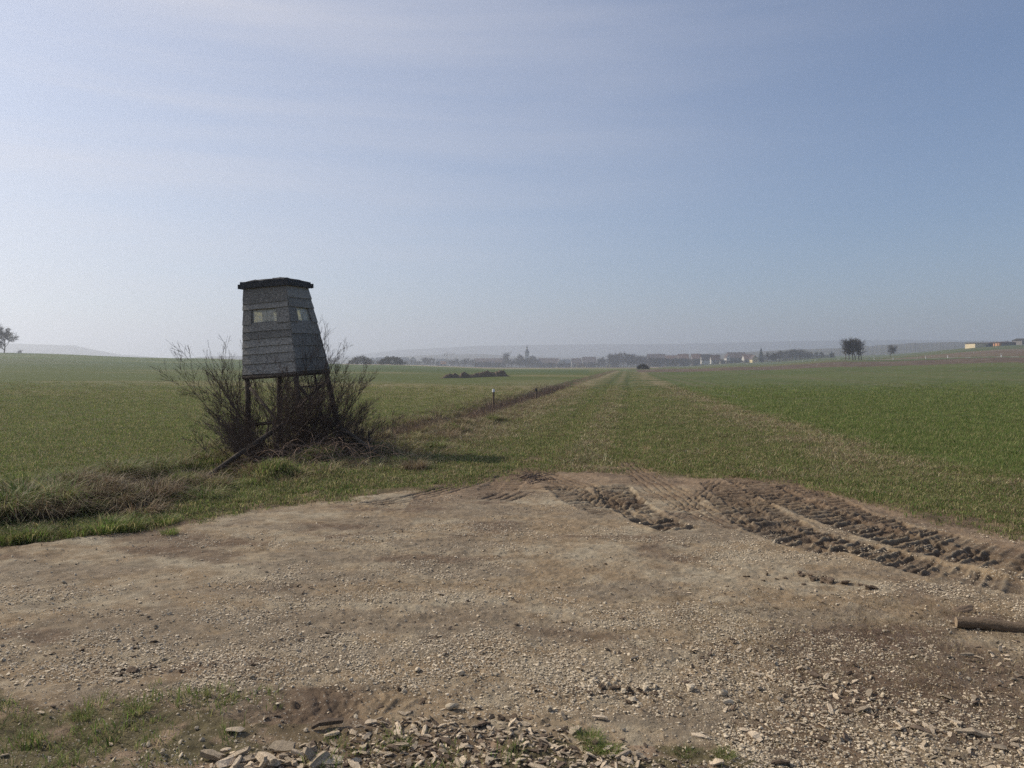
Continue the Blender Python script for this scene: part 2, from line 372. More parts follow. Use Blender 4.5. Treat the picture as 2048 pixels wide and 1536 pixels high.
def terrain(x, y, full=False):
    x = np.asarray(x, float); y = np.asarray(y, float)
    z = macro(x, y)
    sdit, arc = polydist(x, y, DITCH)
    near = 1 - ss(60, 130, y)
    wd = .75
    deep = np.interp(y, [0, 8, 11, 14, 20, 60, 120], [.12, .18, .42, .55, .42, .35, 0.1])
    z = z - deep * np.exp(-(sdit / wd) ** 2) * near
    # hummocky verge
    hum = np.exp(-((sdit) / 1.5) ** 2) * (1 - ss(20, 45, y))
    z = z + hum * (.24 * np.sign(fbm(x * 1.9, y * 1.9, 21, 2)) * np.abs(fbm(x * 1.9, y * 1.9, 21, 2)) ** .6 + .10 * fbm(x * 4, y * 4, 23, 2) + .12 * np.maximum(0, fbm(x * 3.3, y * 3.3, 25, 2)))
    sub = (hum > .05) & (y < 24) & (y > 6)
    if sub.any():
        xs_, ys_ = x[sub], y[sub]; add = np.zeros(xs_.shape)
        for hx, hy, hr, hh in HUMPS:
            q = ((xs_ - hx) ** 2 + (ys_ - hy) ** 2) / hr ** 2; add = np.maximum(add, hh * np.exp(-q ** 1.5))
        z = z.copy(); z[sub] += add
    # bank toward the yard
    ye = yard_edge(x, y)
    grass = ss(-.1, .5, y - ye)
    ny = 1 - ss(30, 70, y)
    z = z + grass * ny * (.035 * fbm(x * 1.1, y * 1.1, 31, 3) + .02 * fbm(x * 5, y * 5, 33, 3))
    # wheel ruts of the grass track
    cx = -.75 + .15 * y
    rut = np.exp(-((np.abs(x - cx) - .85) / .28) ** 2)
    z = z - .06 * rut * ss(12, 17, y) * near
    yd = (1 - grass) * (y < 14)
    z = z + yd * (.022 * fbm(x * .8, y * .8, 11, 3) + .014 * fbm(x * 5, y * 8, 13, 4) + .009 * fbm(x * 20, y * 24, 15, 3) + .008 * np.maximum(0, fbm(x * 52, y * 52, 17, 2)))
    dz, tm = tracks(x, y)
    z = z + dz
    z = z + (y > 100) * np.where(y < 700, .10, .3) * fbm(x * .06, y * .06, 61, 3)
    if full: return z, sdit, ye, tm, cx
    return z
def tz(x, y): return float(terrain(np.array([x]), np.array([y]))[0])
def road_y(u): return np.interp(u, [.17, .24, .3, .4, .5, .66, 1.0, 2], [1150, 900, 700, 430, 305, 248, 190, 120])

# grid rows / columns
rows = [-300, -120, -50, -20, -8, -3, 0, 1.0, 1.6, 2.0]
Y = 2.2
while Y < 5200:
    rows.append(Y); Y += max(.0125, .34 * Y * Y / 1232) if Y < 13 else (.9 * Y * Y / 1232 if Y < 40 else .028 * Y * (1 if Y < 400 else 1.6))
rows.append(5400); rows = np.array(rows)
inner = np.unique(np.concatenate([np.linspace(-1, -.2, 240), np.linspace(-.2, .56, 560), np.linspace(.56, 1, 140)])); outer = np.array([1.03, 1.1, 1.25, 1.6, 2.5, 5, 12, 40])
S = np.concatenate([-outer[::-1], inner, outer])
wY = 1.7 + .84 * np.maximum(rows, 0)
farrow = rows > 200
gx = S[None, :] * wY[:, None]; gx = np.clip(gx, -6000, 6000)
gy = np.repeat(rows[:, None], len(S), 1)
nr, nc = gx.shape
fx, fy = gx.ravel(), gy.ravel()
gz, sdit, ye, tm, cxx = terrain(fx, fy, True)
fe = front_edge(fx, fy)
rightx = np.interp(fy, RIGHT[:, 1], RIGHT[:, 0]) + .35 * fbm(fx * .6, fy * .6, 71, 3) * (fy < 60) + .5 * fbm(fx * .25, fy * .25, 72, 3)
uu = fx / np.maximum(fy, 1)
# ---- albedo per vertex
C = np.zeros((len(fx), 3))
n1 = fbm(fx * .35, fy * .35, 101, 4); n2 = fbm(fx * 1.7, fy * 1.7, 105, 4); n3 = fbm(fx * 8, fy * 8, 109, 3)
nf = fbm(fx * .02, fy * .02, 113, 4); nstreak = fbm(fx * .9, fy * 2.6, 115, 4)
def mixc(a, b, t): return np.asarray(a) * (1 - t[:, None]) + np.asarray(b) * t[:, None]
soil = mixc((.245, .182, .115), (.335, .285, .205), ss(-.35, .6, n2 * .3 + nstreak * .5 + n3 * .5))
soil = mixc(soil, (.20, .16, .115), ss(.02, .28, fbm(fx * .9, fy * 1.7, 301, 4) + .35 * fbm(fx * 4, fy * 6, 303, 3)) * .7)
soil = mixc(soil, (.125, .085, .058), ss(.12, .5, fbm(fx * 1.3, fy * 2.2, 117, 5)) * .75)
soil = mixc(soil, (.10, .066, .048), ss(.0, .3, 1 - np.hypot((fx - 2.05) / 1.0, (fy - 3.9) / .9) + .5 * n2) * .75)   # bark litter patch
mud = mixc((.235, .165, .108), (.135, .095, .065), ss(-.2, .35, n2))
t_mud = ss(-2.2, -.9, fy - ye) * (fx > -1.2)
soil = mixc(soil, mud, t_mud * .8)
lug_d = ss(.15, .7, tm); soil = mixc(soil, (.105, .072, .048), lug_d * (.75 - .62 * (fy < 5)))
turf = mixc((.060, .078, .024), (.155, .135, .062), ss(-.35, .5, n2 * .7 + n1 * .5))
C[:] = turf
reg = np.zeros(len(fx), int)          # 0 track turf
meadow = mixc((.080, .098, .030), (.165, .145, .070), ss(-.2, .6, n1 * .35 + nf * .9 + fbm(fx * .03, fy * .14, 119, 3) * .7))
meadow = mixc(meadow, (.185, .160, .090), ss(-.12, .12, fx / np.maximum(fy, 8) + .06 * n1) * (1 - ss(50, 110, fy)) * .75)
crop = mixc((.070, .092, .030), (.100, .115, .044), ss(-.5, .5, n1 * .6 + n2 * .5 + nf))
verge = mixc((.070, .075, .030), (.125, .09, .055), ss(-.4, .3, n2 + n3 * .4))
plough = mixc((.140, .106, .080), (.100, .074, .056), ss(-.4, .4, n1))
farm = mixc((.060, .085, .028), (.105, .105, .045), ss(-.3, .4, nf))
isyard = (fy < ye) & (fy > fe)
isfront = (fy <= fe)
ismead = (sdit > 1.05 + .25 * n2) & ~isyard & ~isfront
isverge = (np.abs(sdit) <= 1.05 + .25 * n2) & (fy > ye) & (fy < 290)
iscrop = (fx > rightx) & (fy > ye) & (fy > 4)
# dry belts along the track
drybelt = np.exp(-((sdit + 1.5) / .9) ** 2) * ss(11, 17, fy) + np.exp(-((fx - rightx + 1.1) / (.9 + .5 * n1)) ** 2) * ss(9, 14, fy) * ss(-.5, .1, n1)
C = mixc(C, (.215, .175, .105), np.clip(drybelt * (.75 + .5 * n2), 0, 1) * .85)
C = mixc(C, (.045, .072, .018), ss(.1, .5, fbm(fx * .5, fy * .5, 121, 3)) * .5 * (fy < 60) * .6 * (1 - np.clip(drybelt, 0, 1)))
lane = np.exp(-((np.abs(fx - cxx) - .85) / .35) ** 2) * ss(12, 18, fy); C = mixc(C, (.065, .082, .028), lane * .6); C = mixc(C, (.17, .145, .08), np.exp(-((fx - cxx) / .35) ** 2) * ss(12, 18, fy) * .5)
C = mixc(C, mud, np.clip(lug_d * 1.2, 0, 1) * .9)
C = mixc(C, mud, (1 - ss(-.2, 1.5 + 1.3 * (fx > 2) * (fy < 11), fy - ye + .9 * n2 + .5 * n1)) * .95)
C = mixc(C, (.14, .10, .068), ss(.15, .5, fbm(fx * .9, fy * .9, 131, 4)) * .6 * (1 - ss(14, 22, fy)))
pr_ = fx - .145 * fy; tl = np.exp(-((np.mod(pr_ + 1.5 + .15 * n1, 15.0) - 7.5) / .35) ** 2) + np.exp(-((np.mod(pr_ - .3 + .15 * n1, 15.0) - 7.5) / .35) ** 2)
crop = mixc(crop, (.135, .115, .070), np.clip(tl, 0, 1) * .55); crop = mixc(crop, (.12, .105, .06), ss(.25, .6, fbm(fx * .5, fy * .12, 141, 4)) * .5)
C[iscrop] = crop[iscrop]; reg[iscrop] = 3
C[isverge] = verge[isverge]; reg[isverge] = 1
C[ismead] = meadow[ismead]; reg[ismead] = 2
C[isyard] = soil[isyard]; reg[isyard] = 4
C[isfront] = mixc(mixc((.125, .105, .058), (.16, .115, .075), ss(-.3, .2, n2)), (.26, .19, .13), ss(.1, .5, n3))[isfront]; reg[isfront] = 5
p1 = np.interp(uu, [.16, .44, .66, 1.0], [192, 182, 168, 150]); p2 = np.interp(uu, [.16, .44, .66, 1.0], [300, 268, 238, 205])
rgt = uu > np.interp(fy, [150, 300], [.165, .16])
ispl = rgt & (fy > p1 + 3 * n1) & (fy < p2)
isfar = ((fy > 290) | (rgt & (fy >= p2)))
C[isfar] = farm[isfar]; reg[isfar] = 7
C[ispl] = plough[ispl]; reg[ispl] = 6
ry = road_y(uu); hill = (uu > .44) & (fy > ry + 16) & (fy < np.interp(uu, [.44, .52, .66, 1], [330, 420, 480, 480]))
C[hill] = mixc((.135, .098, .068), (.15, .125, .085), ss(-.3, .3, nf))[hill]; reg[hill] = 6
strip = (uu < .2) & (fy > 640) & (fy < 900) & (uu > -.12); C[strip] = (.12, .085, .06); reg[strip] = 6
pale = (uu < .19) & (uu > -.22) & (fy > 480) & (fy <= 640); C[pale] = (.26, .22, .15)
isrd = (np.abs(fy - ry) < np.where(fy < 320, 5.0, 9.0)) & (uu > .17); C[isrd] = (.20, .19, .165); reg[isrd] = 8
leftfar = (uu < .15) & (fy > 290) & (fy < 480); C[leftfar] = meadow[leftfar] * np.array([.8, .95, .85])
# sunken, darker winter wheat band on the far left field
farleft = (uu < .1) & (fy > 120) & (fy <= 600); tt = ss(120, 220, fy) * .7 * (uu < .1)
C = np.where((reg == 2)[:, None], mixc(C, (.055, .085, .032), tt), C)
V = np.stack([fx, fy, gz], 1)
idx = np.arange(nr * nc).reshape(nr, nc)
F = np.stack([idx[:-1, :-1], idx[:-1, 1:], idx[1:, 1:], idx[1:, :-1]], -1).reshape(-1, 4)
freg = reg[F[:, 0]]
names = {0: ('grass_track', 'turf'), 1: ('ditch_verge', 'turf'), 2: ('left_field', 'field'), 3: ('right_field', 'field'), 4: ('gravel_yard', 'yard'),
         5: ('front_verge', 'yard'), 6: ('ploughed_field', 'plough'), 7: ('far_fields', 'far'), 8: ('country_road', 'far')}
for k, (nm, mt) in names.items():
    f = F[freg == k]
    if not len(f): continue
    u_, inv = np.unique(f, return_inverse=True)
    o = ob(nm, np_mesh(nm, V[u_], inv.reshape(-1, 4), M[mt], True, C[u_])); tag(o, kind='structure')

# ------------------------------------------------------------------ scatter with geometry nodes
def scatter(name, pos, rot, sc, vi, variants, label, cat):
    src = bpy.data.collections.new(name + '_kinds')
    for k, me in enumerate(variants):
        o = bpy.data.objects.new('%s_kind_%02d' % (name, k), me); src.objects.link(o)
    me = bpy.data.meshes.new(name); me.vertices.add(len(pos)); me.vertices.foreach_set('co', np.asarray(pos, np.float32).ravel())
    a = me.attributes.new('rot', 'FLOAT_VECTOR', 'POINT'); a.data.foreach_set('vector', np.asarray(rot, np.float32).ravel())
    a = me.attributes.new('sc', 'FLOAT', 'POINT'); a.data.foreach_set('value', np.asarray(sc, np.float32))
    a = me.attributes.new('vi', 'INT', 'POINT'); a.data.foreach_set('value', np.asarray(vi, np.int32))
    ng = bpy.data.node_groups.new(name, 'GeometryNodeTree')
    ng.interface.new_socket('Geometry', in_out='INPUT', socket_type='NodeSocketGeometry')
    ng.interface.new_socket('Geometry', in_out='OUTPUT', socket_type='NodeSocketGeometry')
    gi = ng.nodes.new('NodeGroupInput'); go = ng.nodes.new('NodeGroupOutput')
    ci = ng.nodes.new('GeometryNodeCollectionInfo'); ci.inputs['Collection'].default_value = src
    ci.inputs['Separate Children'].default_value = True; ci.inputs['Reset Children'].default_value = True
    ip = ng.nodes.new('GeometryNodeInstanceOnPoints'); ip.inputs['Pick Instance'].default_value = True
    def na(n, t):
        x = ng.nodes.new('GeometryNodeInputNamedAttribute'); x.data_type = t; x.inputs['Name'].default_value = n; return x.outputs[0]
    L = ng.links.new
    L(gi.outputs[0], ip.inputs['Points']); L(ci.outputs[0], ip.inputs['Instance']); L(na('vi', 'INT'), ip.inputs['Instance Index'])
    e2r = ng.nodes.new('FunctionNodeEulerToRotation'); L(na('rot', 'FLOAT_VECTOR'), e2r.inputs[0]); L(e2r.outputs[0], ip.inputs['Rotation'])
    L(na('sc', 'FLOAT'), ip.inputs['Scale']); L(ip.outputs[0], go.inputs[0])
    o = ob(name, me); md = o.modifiers.new('scatter', 'NODES'); md.node_group = ng
    tag(o, label, cat, kind='stuff')
    return o
def blades(name, n, rad, h, w, palette, mat, lean=.5, hv=.4, droop=.0):
    """one tuft: n blades, each a bent strip of five points"""
    th = rng.uniform(0, 2 * math.pi, n); r = rad * np.sqrt(rng.random(n)); bx = r * np.cos(th); by = r * np.sin(th)
    d = rng.uniform(0, 2 * math.pi, n) if rad > .02 else th
    if droop: d = th + rng.normal(0, .5, n)
    hh = h * (1 + hv * rng.normal(0, 1, n)).clip(.3, 2); ln = lean * hh * rng.uniform(.2, 1.3, n)
    ww = w * rng.uniform(.6, 1.4, n)
    px, py = -np.sin(d), np.cos(d); dx, dy = np.cos(d), np.sin(d)
    tw = rng.uniform(-.8, .8, n); px2, py2 = np.cos(d + 1.57 + tw), np.sin(d + 1.57 + tw)
    v = np.zeros((n, 5, 3))
    v[:, 0] = np.stack([bx - px2 * ww, by - py2 * ww, -.01 + 0 * bx], 1); v[:, 1] = np.stack([bx + px2 * ww, by + py2 * ww, -.01 + 0 * bx], 1)
    mx_, my_ = bx + dx * ln * .35, by + dy * ln * .35
    v[:, 2] = np.stack([mx_ + px2 * ww * .8, my_ + py2 * ww * .8, hh * .6], 1); v[:, 3] = np.stack([mx_ - px2 * ww * .8, my_ - py2 * ww * .8, hh * .6], 1)
    v[:, 4] = np.stack([bx + dx * ln, by + dy * ln, hh * (1 - droop * rng.random(n))], 1)
    b = np.arange(n)[:, None] * 5
    tri = np.concatenate([b + [0, 1, 2], b + [0, 2, 3], b + [3, 2, 4]], 0)
    pal = np.array(palette); c = pal[rng.integers(0, len(pal), n)] * rng.uniform(.75, 1.25, (n, 1))
    return np_mesh(name, v.reshape(-1, 3), tri, mat, False, np.repeat(c, 5, 0))
GRN = [tuple(1.75 * c for c in q) for q in [(.065, .105, .022), (.085, .125, .03), (.05, .085, .02), (.11, .13, .04)]]
OLV = [tuple(1.75 * c for c in q) for q in [(.085, .105, .032), (.13, .13, .05), (.20, .175, .085), (.065, .09, .024)]]
DRY = [tuple(1.3 * c for c in q) for q in [(.30, .245, .145), (.24, .185, .105), (.36, .31, .20), (.17, .125, .075)]]
BRN = [tuple(1.3 * c for c in q) for q in [(.15, .105, .065), (.20, .15, .095), (.11, .075, .05), (.26, .21, .13)]]
def sample(n, y0, y1, x_of, power=1.0):
    """points whose density falls with distance"""
    t = rng.random(n); a, b = y0 ** -power, y1 ** -power
    y = (a + (b - a) * t) ** (-1 / power)
    return y
def field_points(n, y0, y1, pw=1.0):
    y = sample(n, y0, y1, None, pw); x = (rng.random(n) * 2 - 1) * (1.6 + .78 * y)
    z, sdt, yed, tmm, cx = terrain(x, y, True)
    rx = np.interp(y, RIGHT[:, 1], RIGHT[:, 0])
    return x, y, z, sdt, yed, tmm, cx, rx, front_edge(x, y)
def place(name, sel, pts, variants, label, cat, s0=.8, s1=1.3, grow=0.0, tilt=.12, vi=None):
    x, y, z = pts[0][sel], pts[1][sel], pts[2][sel]; n = len(x)
    rot = np.stack([rng.normal(0, tilt, n), rng.normal(0, tilt, n), rng.uniform(0, 6.283, n)], 1)
    sc = rng.uniform(s0, s1, n) * (1 + grow * np.maximum(0, y - 10) / 10)
    v = rng.integers(0, len(variants), n) if vi is None else vi[sel]
    return scatter(name, np.stack([x, y, z], 1), rot, sc, v, variants, label, cat)

PT = field_points(120000, 7.0, 75, .7)
x, y, z, sdt, yed, tmm, cx_, rx_, fe_ = PT
nn = fbm(x * .8, y * .8, 201, 3); n5 = fbm(x * 2.6, y * 2.6, 203, 3)
bare = ss(.2, .6, tmm) ; edge = ss(-.5, 1.5 + 1.3 * (x > 2) * (y < 11), y - yed + .9 * n5 + .5 * nn)
fadeout = rng.random(len(x)) < 1 - ss(38, 74, y)
grassy = (rng.random(len(x)) < edge * (1 - bare)) & (y > yed - .25) & fadeout
pt_dry = np.clip(np.exp(-((sdt + 1.6) / 1.0) ** 2) * ss(11, 15, y) + np.exp(-((x - rx_ + 1.1) / .9) ** 2) * ss(11, 16, y) * ss(-.5, .1, nn), 0, 1) * .8 + .05
track = grassy & (sdt < -.9) & (x < rx_)
isdry = rng.random(len(x)) < np.clip(pt_dry + .22 * nn + .35 * np.exp(-((x - cx_) / .4) ** 2) - .3 * np.exp(-((np.abs(x - cx_) - .85) / .35) ** 2), 0, .95)
tg = [blades('turf_tuft', 44, .16, .022, .0032, GRN + OLV, M['blade'], 1.5) for _ in range(3)] + [blades('turf_tuft', 40, .16, .020, .003, OLV + DRY[:1] + BRN[:1], M['blade'], 1.6) for _ in range(3)]
dg = [blades('dry_tuft', 36, .15, .032, .003, DRY + BRN[:2] + OLV[:2], M['straw'], 2.4) for _ in range(4)]
place('track_grass', track & ~isdry, PT, tg, 'short green turf growing over the farm track', 'grass', .7, 1.4, .25)
place('dry_grass', track & isdry, PT, dg, 'pale dry grass lying along both sides of the farm track', 'dry grass', .8, 1.5, .22)
mg = [blades('meadow_tuft', 40, .17, .022, .003, OLV + GRN[:2] + DRY[:1], M['blade'], 1.4) for _ in range(3)] + [blades('meadow_tuft', 40, .17, .022, .003, DRY[:3] + OLV, M['straw'], 1.6) for _ in range(3)]
mead = (sdt > .8) & (y > 7.5) & fadeout & (rng.random(len(x)) < .85)
pd = np.clip(.12 + .75 * ss(-.16, .12, x / y) + .3 * nn, 0, 1); vi = np.where(rng.random(len(x)) < pd, 3, 0) + rng.integers(0, 3, len(x))
place('meadow_grass', mead, PT, mg, 'thin olive grass covering the left field', 'grass', .8, 1.3, .25, vi=vi)
cg = [blades('crop_tuft', 36, .16, .035, .0032, GRN + OLV, M['blade'], .9) for _ in range(4)]
place('crop_shoots', (x > rx_ - .3) & (y > yed + .3) & fadeout & (rng.random(len(x)) < .8), PT, cg, 'rows of bright green young crop covering the right field', 'crop', .8, 1.25, .22)
# verge and ditch
n = 17000
y = sample(n, 5.5, 42, None, .9); t_ = rng.normal(0, 1.0, n)
arcx = np.interp(y, DITCH[:, 1], DITCH[:, 0]); x = arcx + t_ * 1.05
z, sdt, yed, tmm, cx_ = terrain(x, y, True)
ok = (y > yed + .05) & (np.abs(sdt) < 1.9) & ~((x > -4.9) & (x < -2.4) & (y > 10.4) & (y < 12.9) & (rng.random(n) < .55)) & ((rng.random(n) < .25) | (fbm(x * 2.5, y * 2.5, 241, 3) > -.15) | (y > 14))
PV = (x, y, z)
nn = fbm(x * 1.2, y * 1.2, 207, 3)
vg = [blades('verge_tuft', 46, .13, .075, .0035, GRN + OLV * 3, M['blade'], 1.1) for _ in range(3)] + \
     [blades('verge_tuft', 46, .13, .09, .003, DRY[:2] + BRN * 2 + OLV, M['straw'], 1.9, droop=.5) for _ in range(3)] + \
     [blades('verge_tuft', 40, .14, .13, .003, BRN, M['straw'], 1.2, droop=.3) for _ in range(2)]
gr = ss(-.5, -1.1, sdt + .3 * nn) if False else (sdt < -.45 + .4 * nn) & (y < 17)
n3_ = fbm(x * 2.3, y * 2.3, 231, 3)
lush = (n3_ > -.08) & (x < -2) & (y < 13)
vi = np.where(lush | (gr & (rng.random(n) < .35)) & (rng.random(n) < .72), rng.integers(0, 3, n), np.where((sdt > .5) & (rng.random(n) < .35), rng.integers(0, 3, n), np.where((y > 16) & (np.abs(sdt) < .7), 6 + rng.integers(0, 2, n), 3 + rng.integers(0, 3, n))))
place('verge_grass', ok, PV, vg, 'rough green and straw coloured grass along the ditch', 'grass', .6, 1.25, .03, vi=vi)
# foreground verge grass
n = 22000; y = rng.uniform(2.3, 4.6, n); x = rng.uniform(-4, 2.6, n)
z, sdt, yed, tmm, cx_ = terrain(x, y, True); fe_ = front_edge(x, y)
nn = fbm(x * 2.2, y * 2.2, 211, 3) + .35 * fbm(x * 9, y * 9, 213, 2)
pr = np.clip((fe_ - y) * 1.3 + .15, 0, 1) * ss(-.05, .3, nn) * np.interp(x, [-3, -.9, -.4, .4, .5, 1.2, 1.5], [.45, .30, .22, .2, .6, .5, .04])
extra = np.exp(-((x + 1.55) / .3) ** 2 - ((y - 3.62) / .1) ** 2) + np.exp(-((x + 2.2) / .6) ** 2 - ((y - 3.25) / .2) ** 2)
ok = (rng.random(n) < np.maximum(pr, .35 * extra)) & (y < 4.3)
fg = [blades('foreground_tuft', 16, .04, .032, .0015, GRN + OLV * 2, M['blade'], 1.1) for _ in range(4)] + [blades('foreground_tuft', 12, .05, .03, .0014, OLV + DRY[:1], M['blade'], 1.2) for _ in range(2)]
place('foreground_grass', ok, (x, y, z), fg, 'sparse green grass at the edge of the yard in the foreground', 'grass', .6, 1.4)

# ------------------------------------------------------------------ stones, chips, clods
def lump(name, mat, sx, sy, sz, rough=.18, sub=2, sharp=True):
    import bmesh
    bm = bmesh.new(); bmesh.ops.create_icosphere(bm, subdivisions=sub, radius=.5)
    ph = rng.uniform(0, 6, 6); q = rng.normal(0, 1, (5, 3))
    for v in bm.verts:
        c = v.co.normalized(); k = 1 + rough * (math.sin(3 * c.x + ph[0]) + math.sin(4 * c.y + ph[1]) + math.sin(5 * c.z + ph[2])) + rng.normal(0, rough * .35)
        for a in q:
            a_ = Vector(a).normalized(); dd = c.dot(a_)
            if sharp and dd > .62: k *= .62 / dd
        v.co = Vector((c.x * sx, c.y * sy, c.z * sz)) * .5 * k
    me = bpy.data.meshes.new(name); bm.to_mesh(me); bm.free(); me.materials.append(mat)
    if not sharp: me.polygons.foreach_set('use_smooth', [True] * len(me.polygons))
    return me
def chip(name, mat, l, w, t):
    """splintered flake: long lens shaped slab with ragged ends"""
    m = MB(); k = 5; top = []; bot = []
    for i in range(k):
        s = i / (k - 1); ww = w * (.35 + .65 * math.sin(math.pi * min(max(s, .12), .88))) * random.uniform(.75, 1.15); xx = (s - .5) * l
        bend = .12 * l * math.sin(math.pi * s) * random.uniform(.2, 1)
        j = lambda q: random.uniform(-q, q)
        top += [(xx + j(.05 * l), -ww / 2 + j(.06 * w), bend + t * random.uniform(.3, .6)), (xx + j(.05 * l), ww / 2 + j(.06 * w), bend + t * random.uniform(.3, .6))]
        bot += [(xx + j(.05 * l), -ww / 2 * .9, bend - t * random.uniform(.3, .6)), (xx + j(.05 * l), ww / 2 * .9, bend - t * random.uniform(.3, .6))]
    f = []
    for i in range(k - 1):
        a = 2 * i; b = a + 2; o = 2 * k
        f += [(a, a + 1, b + 1, b)[::-1], (o + a, o + a + 1, o + b + 1, o + b), (a, b, o + b, o + a)[::-1], (a + 1, b + 1, o + b + 1, o + a + 1)]
    o = 2 * k; f += [(0, 1, o + 1, o), (o - 2, o - 1, 2 * o - 1, 2 * o - 2)[::-1]]
    m.add(top + bot, f); return m.mesh(name, mat)
stones = [lump('stone', M['stone'], 1, rng.uniform(.6, .95), rng.uniform(.4, .7), .10) for _ in range(7)]
grit = [lump('grit', M['stone'], 1, rng.uniform(.6, .95), rng.uniform(.4, .7), .10, 1) for _ in range(6)] + [lump('grit', M['clod'], 1, .8, .6, .15, 1) for _ in range(1)]
def chunk(name, mat, l, w, t):
    m = MB(); k = 9; nr_ = 4; ang = sorted(random.uniform(0, 6.283) for _ in range(k)); rr = [random.uniform(.72, 1.08) for _ in range(k)]; vs = []
    for i in range(nr_):
        s = i / (nr_ - 1); tap = (.75, 1, .95, .7)[i] * random.uniform(.85, 1.05); tw = .12 * i
        for a, q in zip(ang, rr):
            j = random.uniform(-.09, .09) * l if i in (0, nr_ - 1) else 0
            vs.append(((s - .5) * l + j, math.cos(a + tw) * q * tap * w / 2 + random.gauss(0, .012), math.sin(a + tw) * q * tap * t / 2 + random.gauss(0, .012)))
    f = [(i * k + j, i * k + (j + 1) % k, (i + 1) * k + (j + 1) % k, (i + 1) * k + j) for i in range(nr_ - 1) for j in range(k)]
    f += [tuple(range(k))[::-1], tuple(range((nr_ - 1) * k, nr_ * k))]
    m.add(vs, f); return m.mesh(name, mat)
def gravel_density(x, y):
    a = ss(.0, .45, fbm(x * 1.1, y * 1.5, 301, 4)) * .8 + .22
    a = a + .8 * np.exp(-((x - 1.9 - .15 * (4 - y)) / .55) ** 2) * ss(5.2, 4.2, y) if False else a
    a = a + .75 * np.exp(-((x - 1.35) / .45) ** 2 - ((y - 4.2) / .7) ** 2) + .7 * np.exp(-((x - 1.7) / .5) ** 2 - ((y - 3.3) / .45) ** 2) + .5 * np.exp(-((x - .2) / .6) ** 2 - ((y - 4.2) / .5) ** 2)
    return np.clip(a, 0, 1)
def cluster(seed):
    r_ = np.random.default_rng(seed); vs, fs, b = [], [], 0
    for q in range(18):
        me = grit[r_.integers(0, 6)]; n_ = len(me.vertices); co = np.empty(n_ * 3, np.float32); me.vertices.foreach_get('co', co); co = co.reshape(-1, 3) * float(np.exp(r_.normal(math.log(.0086), .5)).clip(.004, .026)) * [1, 1, .7]
        a = r_.uniform(0, 6.28); c_, s_ = math.cos(a), math.sin(a); co = co @ np.array([[c_, s_, 0], [-s_, c_, 0], [0, 0, 1]])
        rr_ = .085 * math.sqrt(r_.random()); th = r_.uniform(0, 6.28); vs.append(co + [rr_ * math.cos(th), rr_ * math.sin(th), .002])
        f_ = np.empty(len(me.polygons) * 3, np.int32); me.polygons.foreach_get('vertices', f_); fs.append(f_.reshape(-1, 3) + b); b += n_
    return np_mesh('gravel_patch', np.concatenate(vs), np.concatenate(fs), M['stone'])
def patchy(x, y): return ss(.0, .42, fbm(x * .9, y * 1.9, 301, 4) + .45 * fbm(x * 4, y * 7, 303, 3))
clus = [cluster(k) for k in range(8)]
n = 40000; y = sample(n, 2.6, 9.5, None, .6); x = (rng.random(n) * 2 - 1) * (1.3 + .75 * y)
z, sdit, yed, tmm, cx_ = terrain(x, y, True)
extra = .5 * np.exp(-((x - 1.35) / .45) ** 2 - ((y - 4.2) / .7) ** 2) + .35 * np.exp(-((x - 1.7) / .55) ** 2 - ((y - 3.3) / .5) ** 2) + .4 * np.exp(-((x - .3) / .6) ** 2 - ((y - 3.9) / .5) ** 2)
ok = (y < yed - .4) & ~((y < 3.5) & (x < .9)) & (rng.random(n) < np.clip(.85 * patchy(x, y) + extra, .03, 1) * (1 - .6 * ss(.2, .9, 1 - np.hypot((x - 2.05) / 1.0, (y - 4.1) / .9) + .3)) * (1 - ss(.1, .5, tmm)))
k = int(ok.sum())
scatter('gravel_bed', np.stack([x[ok], y[ok], z[ok]], 1), rng.uniform(0, 6.28, (k, 3)) * [0, 0, 1], rng.uniform(.75, 1.25, k) * (1 + .02 * y[ok]), rng.integers(0, 8, k), clus, 'dense beds of fine pale limestone gravel in patches over the yard', 'gravel')
n = 70000; y = sample(n, 2.6, 11, None, 1.1); x = (rng.random(n) * 2 - 1) * (1.3 + .75 * y)
z, sdt, yed, tmm, cx_ = terrain(x, y, True)
ok = (y < yed) & (rng.random(n) < gravel_density(x, y) * (1 - .8 * ss(.2, .6, tmm)))
sz = np.exp(rng.normal(math.log(.0075), .5, n)).clip(.0035, .03)
xs, ys, zs = x[ok], y[ok], z[ok] + sz[ok] * .12; k = len(xs)
scatter('gravel', np.stack([xs, ys, zs], 1), rng.uniform(0, 6.28, (k, 3)) * [.15, .15, 1], sz[ok] * (1 + .03 * ys), rng.integers(0, 7, k), grit, 'loose pale limestone gravel strewn over the yard', 'gravel')
# litter of small chips
chs = [chip('small_chip', M['chip'], 1, .45, .14) for _ in range(5)] + [chip('small_chip', M['bark'], 1, .35, .12) for _ in range(3)]
n = 42000; y = rng.uniform(2.4, 5.6, n); x = rng.uniform(-2.6, 3.6, n)
z = terrain(x, y)
def chip_density(x, y):
    heap = ss(.0, .25, np.interp(x, [-2.4, -1.3, -.85, -.5, .1, .6, 1.2, 3], [2.5, 2.9, 3.30, 3.62, 3.45, 3.15, 3.0, 2.8]) - y + .12 * fbm(x * 3, y * 3, 311, 2))
    right = .30 * ss(.4, 1.5, x) * ss(5.0, 3.6, y) * ss(-.3, .4, fbm(x * 1.5, y * 1.5, 313, 3)) if False else .30 * ss(.4, 1.5, x) * (1 - ss(3.6, 5.0, y)) * ss(-.3, .4, fbm(x * 1.5, y * 1.5, 313, 3))
    return np.clip(heap * .95 + right + .015, 0, 1)
ok = rng.random(n) < chip_density(x, y)
l = np.exp(rng.normal(math.log(.024), .4, n)).clip(.01, .05); k = ok.sum()
